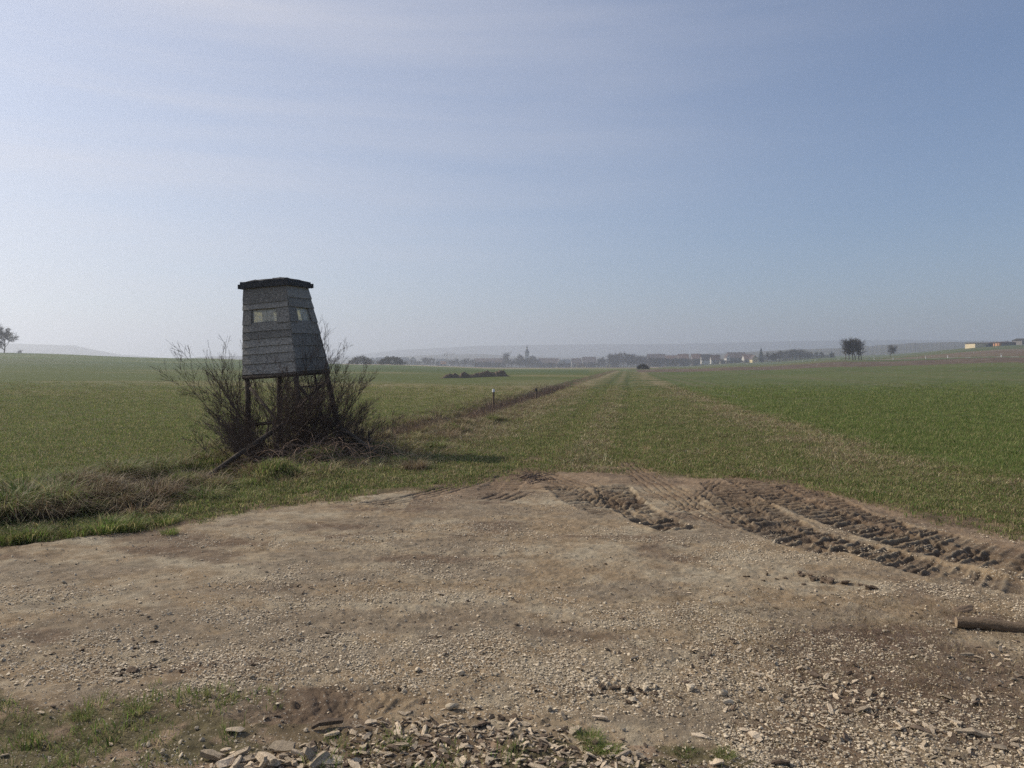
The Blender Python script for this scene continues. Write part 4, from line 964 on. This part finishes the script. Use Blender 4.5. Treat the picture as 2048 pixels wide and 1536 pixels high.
# ------------------------------------------------------------------ far trees
def tree_meshes(seed, H=10.0, spread=.5, dense=1.0, trunk=.25):
    rnd = random.Random(seed); a, b = MB(), MB(); r0 = .026 * H
    def br(p, d, l, r, lev):
        n = 3 if lev else 6; pts = [p]; rr = [r]; q = p.copy(); ds = [d]
        for i in range(n):
            d = (d + Vector((rnd.gauss(0, .13), rnd.gauss(0, .13), rnd.gauss(0, .06) + (.10 if lev else .05)))).normalized(); q = q + d * l / n; pts.append(q.copy()); rr.append(max(.020, r * (1 - .75 * (i + 1) / n))); ds.append(d)
        (a if lev < 2 else b).tube(pts, rr, 5 if lev < 2 else 3, False)
        if lev < 4:
            cnt = {0: 15, 1: 7, 2: 6, 3: 4}[lev]
            for k in range(int(cnt * (dense if lev > 1 else 1))):
                s = (trunk + (1 - trunk) * (k + rnd.random()) / cnt) if lev == 0 else rnd.uniform(.2, 1); i = min(n, max(1, round(s * n))); dd = ds[i]
                side = Vector((rnd.gauss(0, 1), rnd.gauss(0, 1), rnd.gauss(0, .5))); side = (side - dd * side.dot(dd)).normalized()
                ang = spread * rnd.uniform(.9, 1.9) if lev == 0 else spread * rnd.uniform(.7, 1.8)
                ll = H * .52 * spread * 1.6 * max(.35, math.sin(math.pi * min(1, (s - trunk) / (1 - trunk) * .75 + .22))) * rnd.uniform(.75, 1.1) if lev == 0 else l * rnd.uniform(.4, .65)
                br(pts[i], (dd + side * ang).normalized(), ll, max(.022, rr[i] * (.6 if lev == 0 else .55)), lev + 1)
    br(Vector((0, 0, -.3)), Vector((0, 0, 1)), H * .88, r0, 0)
    zz = max(v[2] for v in b.v)
    k = H / zz
    a.v = [(x * k, y * k, z * k) for x, y, z in a.v]; b.v = [(x * k, y * k, z * k) for x, y, z in b.v]
    return a.mesh('trunk', M['treebark']), b.mesh('crown', M['crown'])
TV = [tree_meshes(s, 10, sp, de, tr) for s, sp, de, tr in ((3, .72, 1.6, .2), (4, .55, 1.0, .25), (5, .8, 1.2, .15), (6, .5, 1.0, .2), (8, .66, 1.7, .15), (11, .45, 1.0, .28))]
def tree(px, pyb, pyt, Y, v, label, group=None, wide=1.0, name='bare_tree'):
    b = P(px, pyb, Y); z = tz(b.x, b.y); h = (P(px, pyt, Y).z - z); e = empty(name, (b.x, b.y, z - .1), random.uniform(0, 6.28)); tag(e, label, 'tree', group)
    s = h / 10; e.scale = (s * wide, s * wide, s)
    ob('trunk', TV[v][0], e); ob('crown', TV[v][1], e); return e
tree(8, 707, 645, 400, 4, 'large rounded bare tree on the field crest at the left edge', wide=1.25)
tree(42, 712, 698, 700, 4, 'small hazy bare tree low behind the crest at the left edge')
for px_, pt_, v in ((1691, 677, 1), (1698, 674, 3), (1706, 673, 1), (1711, 672, 0), (1718, 673, 3), (1723, 678, 1)):
    tree(px_, 720, pt_, 345, v, 'tall bare tree in the close group beside the road on the right', 'close group of bare trees on the right', 1.0)
tree(1780, 706, 687, 560, 0, 'small lone bare tree in front of the wooded ridge on the right')
tree(1010, 735, 702, 1080, 3, 'tall vase shaped bare tree left of the church tower', wide=1.1)
tree(1044, 735, 706, 1090, 1, 'bare tree just left of the church tower')
tree(1063, 735, 708, 1150, 5, 'bare tree just right of the church tower')
def belt(x0, x1, n, top, base, Y, seed, label, group, jit=3.0, wide=1.3):
    rnd = random.Random(seed)
    for i in range(n):
        px_ = x0 + (x1 - x0) * (i + rnd.uniform(-.3, .3) + .5) / n
        tp_ = (np.interp(px_, top[0], top[1]) if isinstance(top, tuple) else top) + rnd.uniform(-1, jit)
        tree(px_, base, tp_, Y * rnd.uniform(.97, 1.05), rnd.randrange(6), label, group, wide * rnd.uniform(.85, 1.2))
belt(838, 872, 5, ([838, 852, 872], [716, 711, 716]), 732, 1050, 1, 'hazy bare tree in the clump left of the crane', 'bare trees left of the crane')
belt(895, 945, 6, 714, 733, 1100, 2, 'hazy bare tree between the crane and the long barn', 'bare trees right of the crane')
belt(950, 1000, 6, 721, 735, 1000, 3, 'low bare tree in front of the long barn roof', 'bare trees before the long barn')
belt(1015, 1075, 9, 714, 735, 1060, 4, 'bare tree in the belt in front of the church', 'bare trees before the church')
belt(1075, 1200, 14, 724, 735, 1020, 5, 'low bare tree in front of the village roofs right of the church', 'bare trees before the village roofs', wide=1.6)
belt(1200, 1290, 14, ([1200, 1225, 1250, 1290], [714, 703, 702, 710]), 735, 1050, 6, 'tall bare tree in the dense grove behind the end of the track', 'bare grove behind the end of the track')
belt(1285, 1420, 20, ([1285, 1310, 1420], [711, 712, 717]), 733, 980, 7, 'bare tree in the long belt before the dark roofs right of the track', 'bare tree belt right of the track', wide=1.5)
belt(1420, 1500, 8, 716, 727, 950, 8, 'bare tree between the houses left of the yellow house', 'bare trees among the houses')
belt(1530, 1670, 17, ([1530, 1560, 1580, 1600, 1660], [702, 699, 696, 698, 704]), 723, 860, 9, 'rounded bare tree in the row right of the dark conifer', 'row of bare trees right of the conifer', wide=1.4)
belt(740, 838, 9, 718, 731, 1150, 10, 'hazy low bare tree among the far left houses', 'bare trees among the far left houses', wide=1.6)
def undergrowth(x0, x1, top, base, Y, n, label, mat='crown'):
    m = MB(); rnd = random.Random(int(x0)); k = PX(Y)
    for i in range(n):
        px_ = rnd.uniform(x0, x1); tp_ = top + 2.2 * float(fbm(np.array([px_ * .16]), np.array([Y * 1.0]), 7, 3)[0]); b_ = P(px_, base, Y * rnd.uniform(.99, 1.02)); h_ = (base - tp_) * k * rnd.random() ** .7
        c = Vector((b_.x, b_.y, b_.z + h_)); l = rnd.uniform(.6, 1.8); w = rnd.uniform(.05, .16); d = Vector((rnd.gauss(0, .6), rnd.gauss(0, .4), 1)).normalized() * l; q = Vector((w, 0, 0))
        m.add([c - q - d * .5, c + q - d * .5, c + q * .3 + d * .5, c - q * .3 + d * .5], [(0, 1, 2, 3)])
    tag(m.build('undergrowth', M[mat]), label, 'undergrowth', kind='stuff')
undergrowth(830, 1075, 723, 737, 1040, 9000, 'hazy brown undergrowth along the village edge left of and below the church')
undergrowth(1075, 1200, 727, 737, 1010, 3500, 'hazy brown undergrowth before the village roofs right of the church')
undergrowth(1195, 1430, 717.5, 737, 1000, 14000, 'dense brown undergrowth under the tree belt behind the end of the track')
undergrowth(1425, 1500, 721, 731, 900, 2500, 'brown undergrowth in front of the houses left of the yellow house')
undergrowth(1525, 1670, 711, 725, 880, 5000, 'brown undergrowth below the row of trees right of the conifer')
undergrowth(735, 840, 724, 733, 1080, 2500, 'hazy undergrowth before the far left houses')
# conifer
def conifer(px, pyb, pyt, Y, label):
    b = P(px, pyb, Y); z = tz(b.x, b.y); h = P(px, pyt, Y).z - z; e = empty('conifer', (b.x, b.y, z)); tag(e, label, 'tree')
    m = MB(); m.tube([(0, 0, -.2), (0, 0, h * .98)], [h * .02, .03], 6); m.build('trunk', M['treebark'], e)
    m = MB(); rnd = random.Random(4)
    for i in range(1100):
        s = rnd.random() ** .8; zz = h * (.04 + .94 * s); rad = h * .25 * (1 - s) ** .8 * (.7 + .5 * rnd.random()) + .2; th = rnd.uniform(0, 6.28); r0 = rad * rnd.uniform(.0, .5)
        d = Vector((math.cos(th), math.sin(th), -.15)); p = Vector((0, 0, zz)); w = Vector((-math.sin(th), math.cos(th), 0)) * h * .022
        m.add([p + d * r0 - w, p + d * r0 + w, p + d * rad + w * .5 + Vector((0, 0, -.3)), p + d * rad - w * .5 + Vector((0, 0, -.25)), p + d * (r0 + rad) / 2 + Vector((0, 0, -h * .03))], [(0, 1, 2, 3), (0, 1, 4), (3, 2, 4)])
    m.build('crown', M['conifer'], e)
conifer(1522, 725, 695, 930, 'tall dark conifer right of the yellow house')
conifer(1663, 722, 702, 850, 'small dark evergreen at the right end of the tree row')
def thicket(px, pyb, pyt, wpx, Y, label, name='thicket', mat='thicket'):
    b = P(px, pyb, Y); z = tz(b.x, b.y); h = P(px, pyt, Y).z - z; w = wpx * PX(Y) / 2; rnd = random.Random(int(px)); m = MB()
    for i in range(2600):
        th = rnd.uniform(0, 6.28); ph = math.asin(rnd.random()); k = rnd.uniform(.7, 1.06) * (1 + .10 * math.sin(5 * th + px) * math.cos(3 * ph) + .16 * float(fbm(np.array([math.cos(th) * 3 * math.cos(ph) + px]), np.array([math.sin(ph) * 4 + math.sin(th) * 2]), 9, 3)[0]))
        c = Vector((math.cos(th) * math.cos(ph) * w * k, math.sin(th) * math.cos(ph) * w * .7 * k, math.sin(ph) ** .9 * h * k)); s = h * .055
        a_ = Vector((rnd.gauss(0, 1), rnd.gauss(0, 1), rnd.gauss(0, 1))).normalized() * s; b_ = a_.cross(Vector((rnd.gauss(0, 1), rnd.gauss(0, 1), 1))).normalized() * s
        m.add([c - a_, c + b_, c + a_, c - b_], [(0, 1, 2, 3)])
    o = ob(name, m.mesh(name, M[mat]), None, (b.x, b.y, z)); return tag(o, label, 'shrub')
thicket(782, 731, 713.5, 54, 520, 'dark rounded thicket on the far edge of the left field, the more distinct of two')
thicket(722, 731, 713.5, 46, 540, 'dark rounded thicket partly behind the twigs of the right shrub')
thicket(1286, 737, 728.5, 24, 330, 'low dark round bush at the far end of the track')

# ------------------------------------------------------------------ village
def house(px, pyb, Y, wpx, hw, hr, dpt, wall, roof, label, gable=False, wins=(3, 1), cat='house', rot=0, name='house', rnd=None):
    """px centre, pyb base pixel; wall and roof height in photo pixels"""
    k = PX(Y); b = P(px, pyb, Y); e = empty(name, (b.x, b.y, b.z - 1.0), rot); tag(e, label, cat)
    w = wpx * k / 2; h = hw * k + 1.0; rh = hr * k; d = dpt / 2
    m = MB()
    if gable:
        m.add([(-w, -d, 0), (w, -d, 0), (w, d, 0), (-w, d, 0), (-w, -d, h), (w, -d, h), (w, d, h), (-w, d, h), (0, -d, h + rh), (0, d, h + rh)], [(0, 1, 5, 8, 4), (2, 3, 7, 9, 6), (1, 2, 6, 5), (3, 0, 4, 7), (3, 2, 1, 0)])
        m.build('wall', M[wall], e); r = MB(); o_ = .5; t = .25
        for s in (-1, 1):
            p = [(s * (w + o_), -d - o_, h - o_ * rh / w), (s * (w + o_), d + o_, h - o_ * rh / w), (0, d + o_, h + rh), (0, -d - o_, h + rh)]
            r.hexa([(x_, y_, z_ + .03) for x_, y_, z_ in p] + [(x_, y_, z_ + t) for x_, y_, z_ in p])
        r.build('roof', M[roof], e)
        for i in range(2):
            f = MB(); xx = (-.35 + .7 * i) * w; f.box(xx - .6, xx + .6, -d - .06, -d - .003, h * .62, h * .62 + 1.5); f.build('window', M['hole'], e)
        f = MB(); f.box(-.5, .5, -d - .06, -d - .003, h + rh * .25, h + rh * .25 + 1.2); f.build('window', M['hole'], e)
    else:
        m.add([(-w, -d, 0), (w, -d, 0), (w, d, 0), (-w, d, 0), (-w, -d, h), (w, -d, h), (w, d, h), (-w, d, h), (-w, 0, h + rh), (w, 0, h + rh)], [(0, 1, 5, 4), (2, 3, 7, 6), (1, 2, 6, 9, 5), (3, 0, 4, 8, 7), (3, 2, 1, 0)])
        m.build('wall', M[wall], e); r = MB(); o_ = .5; t = .25
        for s in (-1, 1):
            p = [(-w - o_, s * (d + o_), h - o_ * rh / d), (w + o_, s * (d + o_), h - o_ * rh / d), (w + o_, 0, h + rh), (-w - o_, 0, h + rh)]
            r.hexa([(x_, y_, z_ + .03) for x_, y_, z_ in p] + [(x_, y_, z_ + t) for x_, y_, z_ in p])
        rf = r.build('roof', M[roof], e); c = MB(); c.box(w * .3, w * .3 + .8, -.4, .4, h + rh - .4, h + rh + 1.0); c.build('chimney', M['roof_red'], rf)
        for i in range(wins[0]):
            f = MB(); xx = -w + (i + .5) * 2 * w / wins[0]; f.box(xx - .6, xx + .6, -d - .06, -d - .003, h * .62, h * .62 + 1.4); f.build('window', M['hole'], e)
    return e
H = house
H(745, 731, 1250, 9, 9, 7, 12, 'plaster', 'slate', 'hazy white gabled house right of the hunting stand shrub', True)
H(765, 731, 1300, 26, 9, 7, 12, 'grey_wall', 'slate', 'hazy long roofed house behind the distinct dark thicket')
H(806, 731, 1250, 22, 10, 6, 12, 'plaster', 'slate', 'hazy blue roofed house just right of the dark thicket')
H(826, 731, 1260, 11, 11, 6, 11, 'plaster', 'slate', 'narrow hazy gabled house left of the tree clump', True)
H(812, 731, 1150, 8, 5, 5, 10, 'plaster', 'slate', 'tiny white gable low in front of the blue roofed houses', True)
H(883, 733, 1250, 18, 9, 6, 12, 'grey_wall', 'slate', 'hazy dark roofed house left of the crane foot')
H(887, 733, 1120, 10, 5, 5, 10, 'plaster', 'roof_orange', 'small house with pale orange roof below the crane')
H(980, 735, 1150, 62, 9, 9, 20, 'grey_wall', 'roof_dark', 'very long low barn left of the tall bare tree', wins=(8, 1), cat='barn', name='barn')
H(1097, 735, 1180, 40, 9, 9, 16, 'grey_wall', 'roof_dark', 'long dark roofed building right of the church', wins=(6, 1))
H(1120, 735, 1100, 14, 8, 8, 20, 'plaster', 'roof_dark', 'white gabled house in the middle of the village right of the church', True)
H(1132, 735, 1110, 16, 8, 8, 14, 'plaster', 'slate', 'slate roofed house right of the white gabled one', wins=(2, 1))
H(1152, 735, 1150, 18, 9, 9, 14, 'plaster', 'roof_dark', 'dark roofed house with white walls left of the red roof', wins=(2, 1))
H(1160, 735, 1180, 8, 11, 8, 10, 'plaster', 'roof_red', 'narrow house with pinkish red roof in the village centre', True)
H(1178, 735, 1220, 26, 11, 10, 16, 'grey_wall', 'roof_dark', 'big dark roofed house behind the cream gable')
H(1175, 735, 1060, 10, 4.5, 5, 14, 'cream', 'roof_dark', 'small cream gabled house at the village edge', True)
H(1160, 735, 1070, 14, 4, 4, 10, 'cream', 'roof_dark', 'low cream walled house left of the small cream gable', wins=(2, 1))
H(1228, 735, 1150, 16, 14, 9, 14, 'grey_wall', 'roof_red', 'red brown roof showing above the bare grove', wins=(2, 1))
H(1312, 733, 1150, 34, 14, 11, 18, 'grey_wall', 'roof_dark', 'long dark roof above the tree belt, leftmost of the right hand roofs', wins=(4, 1))
H(1342, 733, 1120, 24, 13, 9, 16, 'grey_wall', 'roof_red', 'red brown roof second from the left above the tree belt', wins=(3, 1))
H(1366, 732, 1050, 20, 13, 11, 16, 'grey_wall', 'roof_red', 'red brown roof above the middle of the tree belt', wins=(3, 1))
H(1392, 730, 1020, 18, 12, 10, 14, 'grey_wall', 'roof_red', 'red brown roof left of the white walled house', wins=(3, 1))
H(1412, 727, 960, 20, 8, 10, 6, 'plaster', 'roof_dark', 'dark roofed house with broad white wall')
H(1430, 726, 930, 18, 7, 9, 6, 'plaster', 'roof_red', 'white farmhouse with brown roof left of the glass porch', wins=(4, 1))
H(1444, 727, 920, 8, 5, 1.2, 8, 'plaster', 'slate', 'low white framed glasshouse beside the farmhouse', wins=(4, 1), name='glasshouse', cat='glasshouse')
H(1454, 723, 980, 7, 8, 6, 12, 'plaster', 'roof_dark', 'narrow white gable right of the farmhouse', True)
H(1472, 727, 1000, 34, 11, 11, 18, 'grey_wall', 'roof_dark', 'large dark roofed barn left of the yellow house', wins=(4, 1), name='barn', cat='barn')
H(1495, 726, 960, 18, 8, 9, 12, 'plaster', 'roof_red', 'house with reddish roof and white wall touching the yellow house', wins=(2, 1))
H(1507, 726, 900, 11, 8, 7, 12, 'cream', 'roof_dark', 'small yellow gabled house at the right end of the village', True)
# harvester-like yellow vehicle at the village edge
e = empty('farm_vehicle', P(1218, 735, 1000)); tag(e, 'tiny pale yellow farm vehicle parked at the village edge behind the track end', 'farm vehicle')
m = MB(); m.box(-3.2, 3.2, -1.3, 1.3, 1.0, 3.0); m.build('body', M['cream'], e); m = MB(); m.box(1.2, 2.9, -1.1, 1.1, 3.0, 4.4); m.build('cab', M['plaster'], e)
for sx in (-2, 2):
    for sy in (-1.35, 1.35):
        m = MB(); m.tube([(sx, sy - .25, .9), (sx, sy + .25, .9)], .9, 12); m.build('wheel', M['black'], e)
# church
def church():
    Y = 1180; k = PX(Y); b = P(1054, 736, Y); e = empty('church', (b.x, b.y, b.z - 1)); tag(e, 'pale church with slate onion domed tower rising over the village', 'church')
    z = lambda py: (736 - py) * k + 1; r = 4.2 * k
    m = MB(); m.box(-r, r, -r, r, 0, z(706.5)); t = m.build('tower', M['plaster'], e)
    m = MB(); m.box(-r - .4, r + .4, -r - .4, r + .4, z(706.5) + .01, z(706.5) + .6); m.build('cornice', M['plaster'], t)
    for zz in (z(710), z(716)):
        m = MB(); m.box(-.7, .7, -r - .08, -r - .004, zz - 2.2, zz); m.build('window', M['hole'], t)
    prof = [(706, 4.6), (705, 4.7), (703.5, 4.4), (702, 3.7), (700.5, 2.7), (699, 2.0), (698, 1.7), (697.8, 1.35)]
    m = MB(); m.tube([(0, 0, z(p)) for p, _ in prof], [q * k for _, q in prof], 10); m.build('dome', M['slate'], t, True)
    m = MB(); m.tube([(0, 0, z(697.8)), (0, 0, z(695.2))], 1.4 * k, 8); m.build('lantern', M['plaster'], t)
    prof = [(695.2, 1.9), (694.3, 1.8), (693.3, 1.2), (692, .6), (688.5, .12)]
    m = MB(); m.tube([(0, 0, z(p)) for p, _ in prof], [q * k for _, q in prof], 8); m.build('spire', M['slate'], t, True)
    # nave to the right
    x0, x1, d = 5 * k, 22 * k, 7; h = z(725); rh = z(712.5)
    m = MB(); m.add([(x0, -d, 0), (x1, -d, 0), (x1, d, 0), (x0, d, 0), (x0, -d, h), (x1, -d, h), (x1, d, h), (x0, d, h)], [(0, 1, 5, 4), (1, 2, 6, 5), (2, 3, 7, 6), (3, 0, 4, 7)]); m.build('nave_wall', M['plaster'], e)
    m = MB(); xr = x1 - 6 * k; m.add([(x0, -d - .5, h), (x1 + .5, -d - .5, h), (x1 + .5, d + .5, h), (x0, d + .5, h), (x0, 0, rh), (xr, 0, rh)], [(0, 1, 5, 4), (1, 2, 5), (2, 3, 4, 5), (0, 4, 3)]); m.build('nave_roof', M['roof_dark'], e)
    for i in range(4):
        m = MB(); xx = x0 + (i + .6) * (x1 - x0) / 4.4; m.box(xx - .7, xx + .7, -d - .08, -d - .004, h * .3, h * .85); m.build('window', M['hole'], e)
church()
# crane
b = P(894, 733, 1400); k = PX(1400); e = empty('tower_crane', b); tag(e, 'hazy yellow tower crane standing left of the church behind the houses', 'crane')
H0 = (733 - 703) * k; J = (733 - 708.5) * k
m = MB()
for sx in (-.8, .8):
    for sy in (-.8, .8): m.tube([(sx, sy, 0), (sx, sy, J)], .16, 4)
for i in range(14): a, c_ = J * i / 14, J * (i + 1) / 14; m.tube([(-.8, -.8, a), (.8, -.8, c_)], .1, 3); m.tube([(-.8, .8, c_), (.8, .8, a)], .1, 3)
m.build('mast', M['steel'], e)
m = MB(); x0, x1 = -6 * k, 16 * k
for (yy, zz) in ((-.5, 0), (.5, 0), (0, 1.0)): m.tube([(x0, yy, J + zz), (x1, yy, J + zz)], .16, 4)
for i in range(20): a = x0 + (x1 - x0) * i / 20; m.tube([(a, -.5, J), (a + (x1 - x0) / 40, 0, J + 1.0), (a + (x1 - x0) / 20, .5, J)], .09, 3)
m.build('jib', M['steel'], e); m = MB(); m.tube([(0, 0, J), (0, 0, H0)], .35, 4); m.tube([(0, 0, H0), (x1 * .7, 0, J + 1)], .07, 3); m.tube([(0, 0, H0), (x0 * .9, 0, J + 1)], .07, 3); m.build('apex', M['steel'], e)
m = MB(); m.box(x0, x0 + 2.4, -.7, .7, J - 2, J); m.build('counterweight', M['grey_wall'], e)

# barns on the right hill
def barn(px0, px1, pyt, pyb, Y, wall, roof, label, roofpx=1.6, d=14, open_from=None):
    k = PX(Y); b = P((px0 + px1) / 2, pyb, Y); e = empty('barn', (b.x, b.y, b.z)); tag(e, label, 'barn'); w = (px1 - px0) * k / 2; h = (pyb - pyt) * k
    m = MB(); sx = w if open_from is None else -w + 2 * w * open_from
    m.box(-w, sx, -d / 2, d / 2, -1.5, h); m.build('wall', M[wall], e)
    if open_from is not None:
        m = MB(); m.box(sx + .01, w, 0, d / 2, -1.5, h); m.build('rear_wall', M['slate'], e)
        for i in range(1, 4): m = MB(); xx = sx + (w - sx) * i / 3 - .3; m.box(xx - .2, xx + .2, -d / 2, -d / 2 + .4, -1.5, h); m.build('post', M['grey_wall'], e)
    m = MB(); r = roofpx * k; m.add([(-w - .6, -d / 2 - .6, h + .02), (w + .6, -d / 2 - .6, h + .02), (w + .6, d / 2 + .6, h + .02), (-w - .6, d / 2 + .6, h + .02), (-w - .6, 0, h + r), (w + .6, 0, h + r)], [(0, 1, 5, 4), (2, 3, 4, 5), (1, 2, 5), (3, 0, 4), (3, 2, 1, 0)]); m.build('roof', M[roof], e)
    m = MB(); m.box(-w * .1, -w * .1 + 3, -d / 2 - .1, -d / 2 - .005, -.5, h * .7); m.build('door', M['grey_wall'], e)
barn(1940, 1986, 687, 694, 640, 'yellow_metal', 'roof_dark', 'long beige walled barn with open right half on the hill at right', open_from=.56)
barn(1988, 1997, 685, 691, 660, 'roof_orange', 'roof_dark', 'small orange shed between the two long barns on the hill')
barn(1996, 2022, 685, 690, 690, 'roof_dark', 'roof_dark', 'low brown barn right of the orange shed on the hill')
barn(2034, 2075, 681, 689, 700, 'grey_wall', 'thicket', 'greenish roofed barn cut by the right edge of the view', roofpx=4)
tree(2015, 690, 680, 720, 1, 'small bare tree behind the low brown barn on the hill')
# road delineators
for px_, pb in ((1676, 718.5), (1738, 718), (1748, 717.5), (1786, 717.5), (1851, 716.5), (1895, 715.5), (2002, 712.5), (1605, 722), (1560, 725), (1630, 721)):
    u_ = (px_ - CX) / FPX; Y_ = float(road_y(np.array([u_]))[0]) - 7; x_ = u_ * Y_; z_ = tz(x_, Y_)
    e = empty('road_marker_post', (x_, Y_, z_)); lf = {2002: 'nearest and tallest white road marker post at the far right', 1851: 'white road marker post in the middle of the right hand row', 1895: 'white road marker post second from the right'}.get(px_)
    tag(e, lf or 'small white road marker post along the country road', 'road marker', 'white marker posts along the country road')
    m = MB(); m.box(-.09, .09, -.07, .07, -.1, .68); m.build('shaft', M['white'], e)
    m = MB(); m.box(-.092, .092, -.072, .072, .683, .86); m.build('band', M['black'], e)
    m = MB(); m.box(-.09, .09, -.07, .07, .863, 1.05); m.build('top', M['white'], e)

# ------------------------------------------------------------------ hills
def ridge(name, outline, D, depth, mat, jag=0.0, base=731, seed=0):
    px_ = np.linspace(outline[0][0], outline[-1][0], 400); t = np.interp(px_, [o[0] for o in outline], [o[1] for o in outline])
    t = t - jag * np.maximum(0, fbm(px_ * .35, px_ * 0 + seed, seed, 3)) - jag * .5 * vn(px_ * 1.3, px_ * 0, seed)
    X = (px_ - CX) / FPX * D; H = np.maximum(.0, (HOR - t) * PX(D) + EYE); nj = 9; s = np.linspace(-1, 1, nj)
    prof = np.cos(s * math.pi / 2) ** .6; prof[0] = prof[-1] = 0
    XX = X[:, None] * (1 + s[None] * depth / D); YYm = D + s[None] * depth + 0 * X[:, None]; ZZ = -12 + (H[:, None] + 12) * prof[None]
    i = np.arange(400 * nj).reshape(400, nj); f = np.stack([i[:-1, :-1], i[1:, :-1], i[1:, 1:], i[:-1, 1:]], -1).reshape(-1, 4)
    tag(ob(name, np_mesh(name, np.stack([XX, YYm, ZZ], -1).reshape(-1, 3), f, M[mat], False)), kind='structure')
ridge('far_hill', [(-300, 700), (-60, 690), (30, 687), (90, 689.5), (150, 691), (190, 700), (240, 709), (330, 716), (420, 722)], 3300, 500, 'forest', .5, seed=1)
ridge('wooded_ridge', [(1300, 730), (1400, 712), (1480, 706), (1560, 701), (1640, 698), (1700, 696), (1760, 691), (1820, 687), (1880, 685), (1940, 684), (2048, 684), (2300, 690)], 1750, 300, 'forest', 1.6, seed=2)
ridge('wooded_hills', [(360, 722), (400, 714), (480, 712), (600, 716), (760, 716), (850, 711), (900, 709), (960, 708), (1010, 712), (1150, 716), (1300, 711), (1420, 707), (1560, 702), (1660, 701)], 2600, 350, 'forest', 1.4, seed=3)
ridge('distant_hills', [(600, 722), (800, 700), (950, 692), (1150, 689), (1350, 688), (1600, 682), (1800, 680), (2048, 682), (2400, 690)], 4600, 400, 'forest', .4, seed=4)

# ------------------------------------------------------------------ haze
v = 5600
m = MB(); m.box(-6500, 6500, -350, v, -40, 215)
hm = bpy.data.materials.new('haze_air'); hm.use_nodes = True; t = hm.node_tree; t.nodes.clear()
pv = N(t, 'ShaderNodeVolumePrincipled'); mo = N(t, 'ShaderNodeOutputMaterial')
pv.inputs['Color'].default_value = (.81, .86, .98, 1); pv.inputs['Density'].default_value = .00043; pv.inputs['Anisotropy'].default_value = .5
t.links.new(pv.outputs[0], mo.inputs['Volume'])
tag(m.build('haze', hm), kind='stuff', label='thin blue spring haze over the fields', cat='haze')
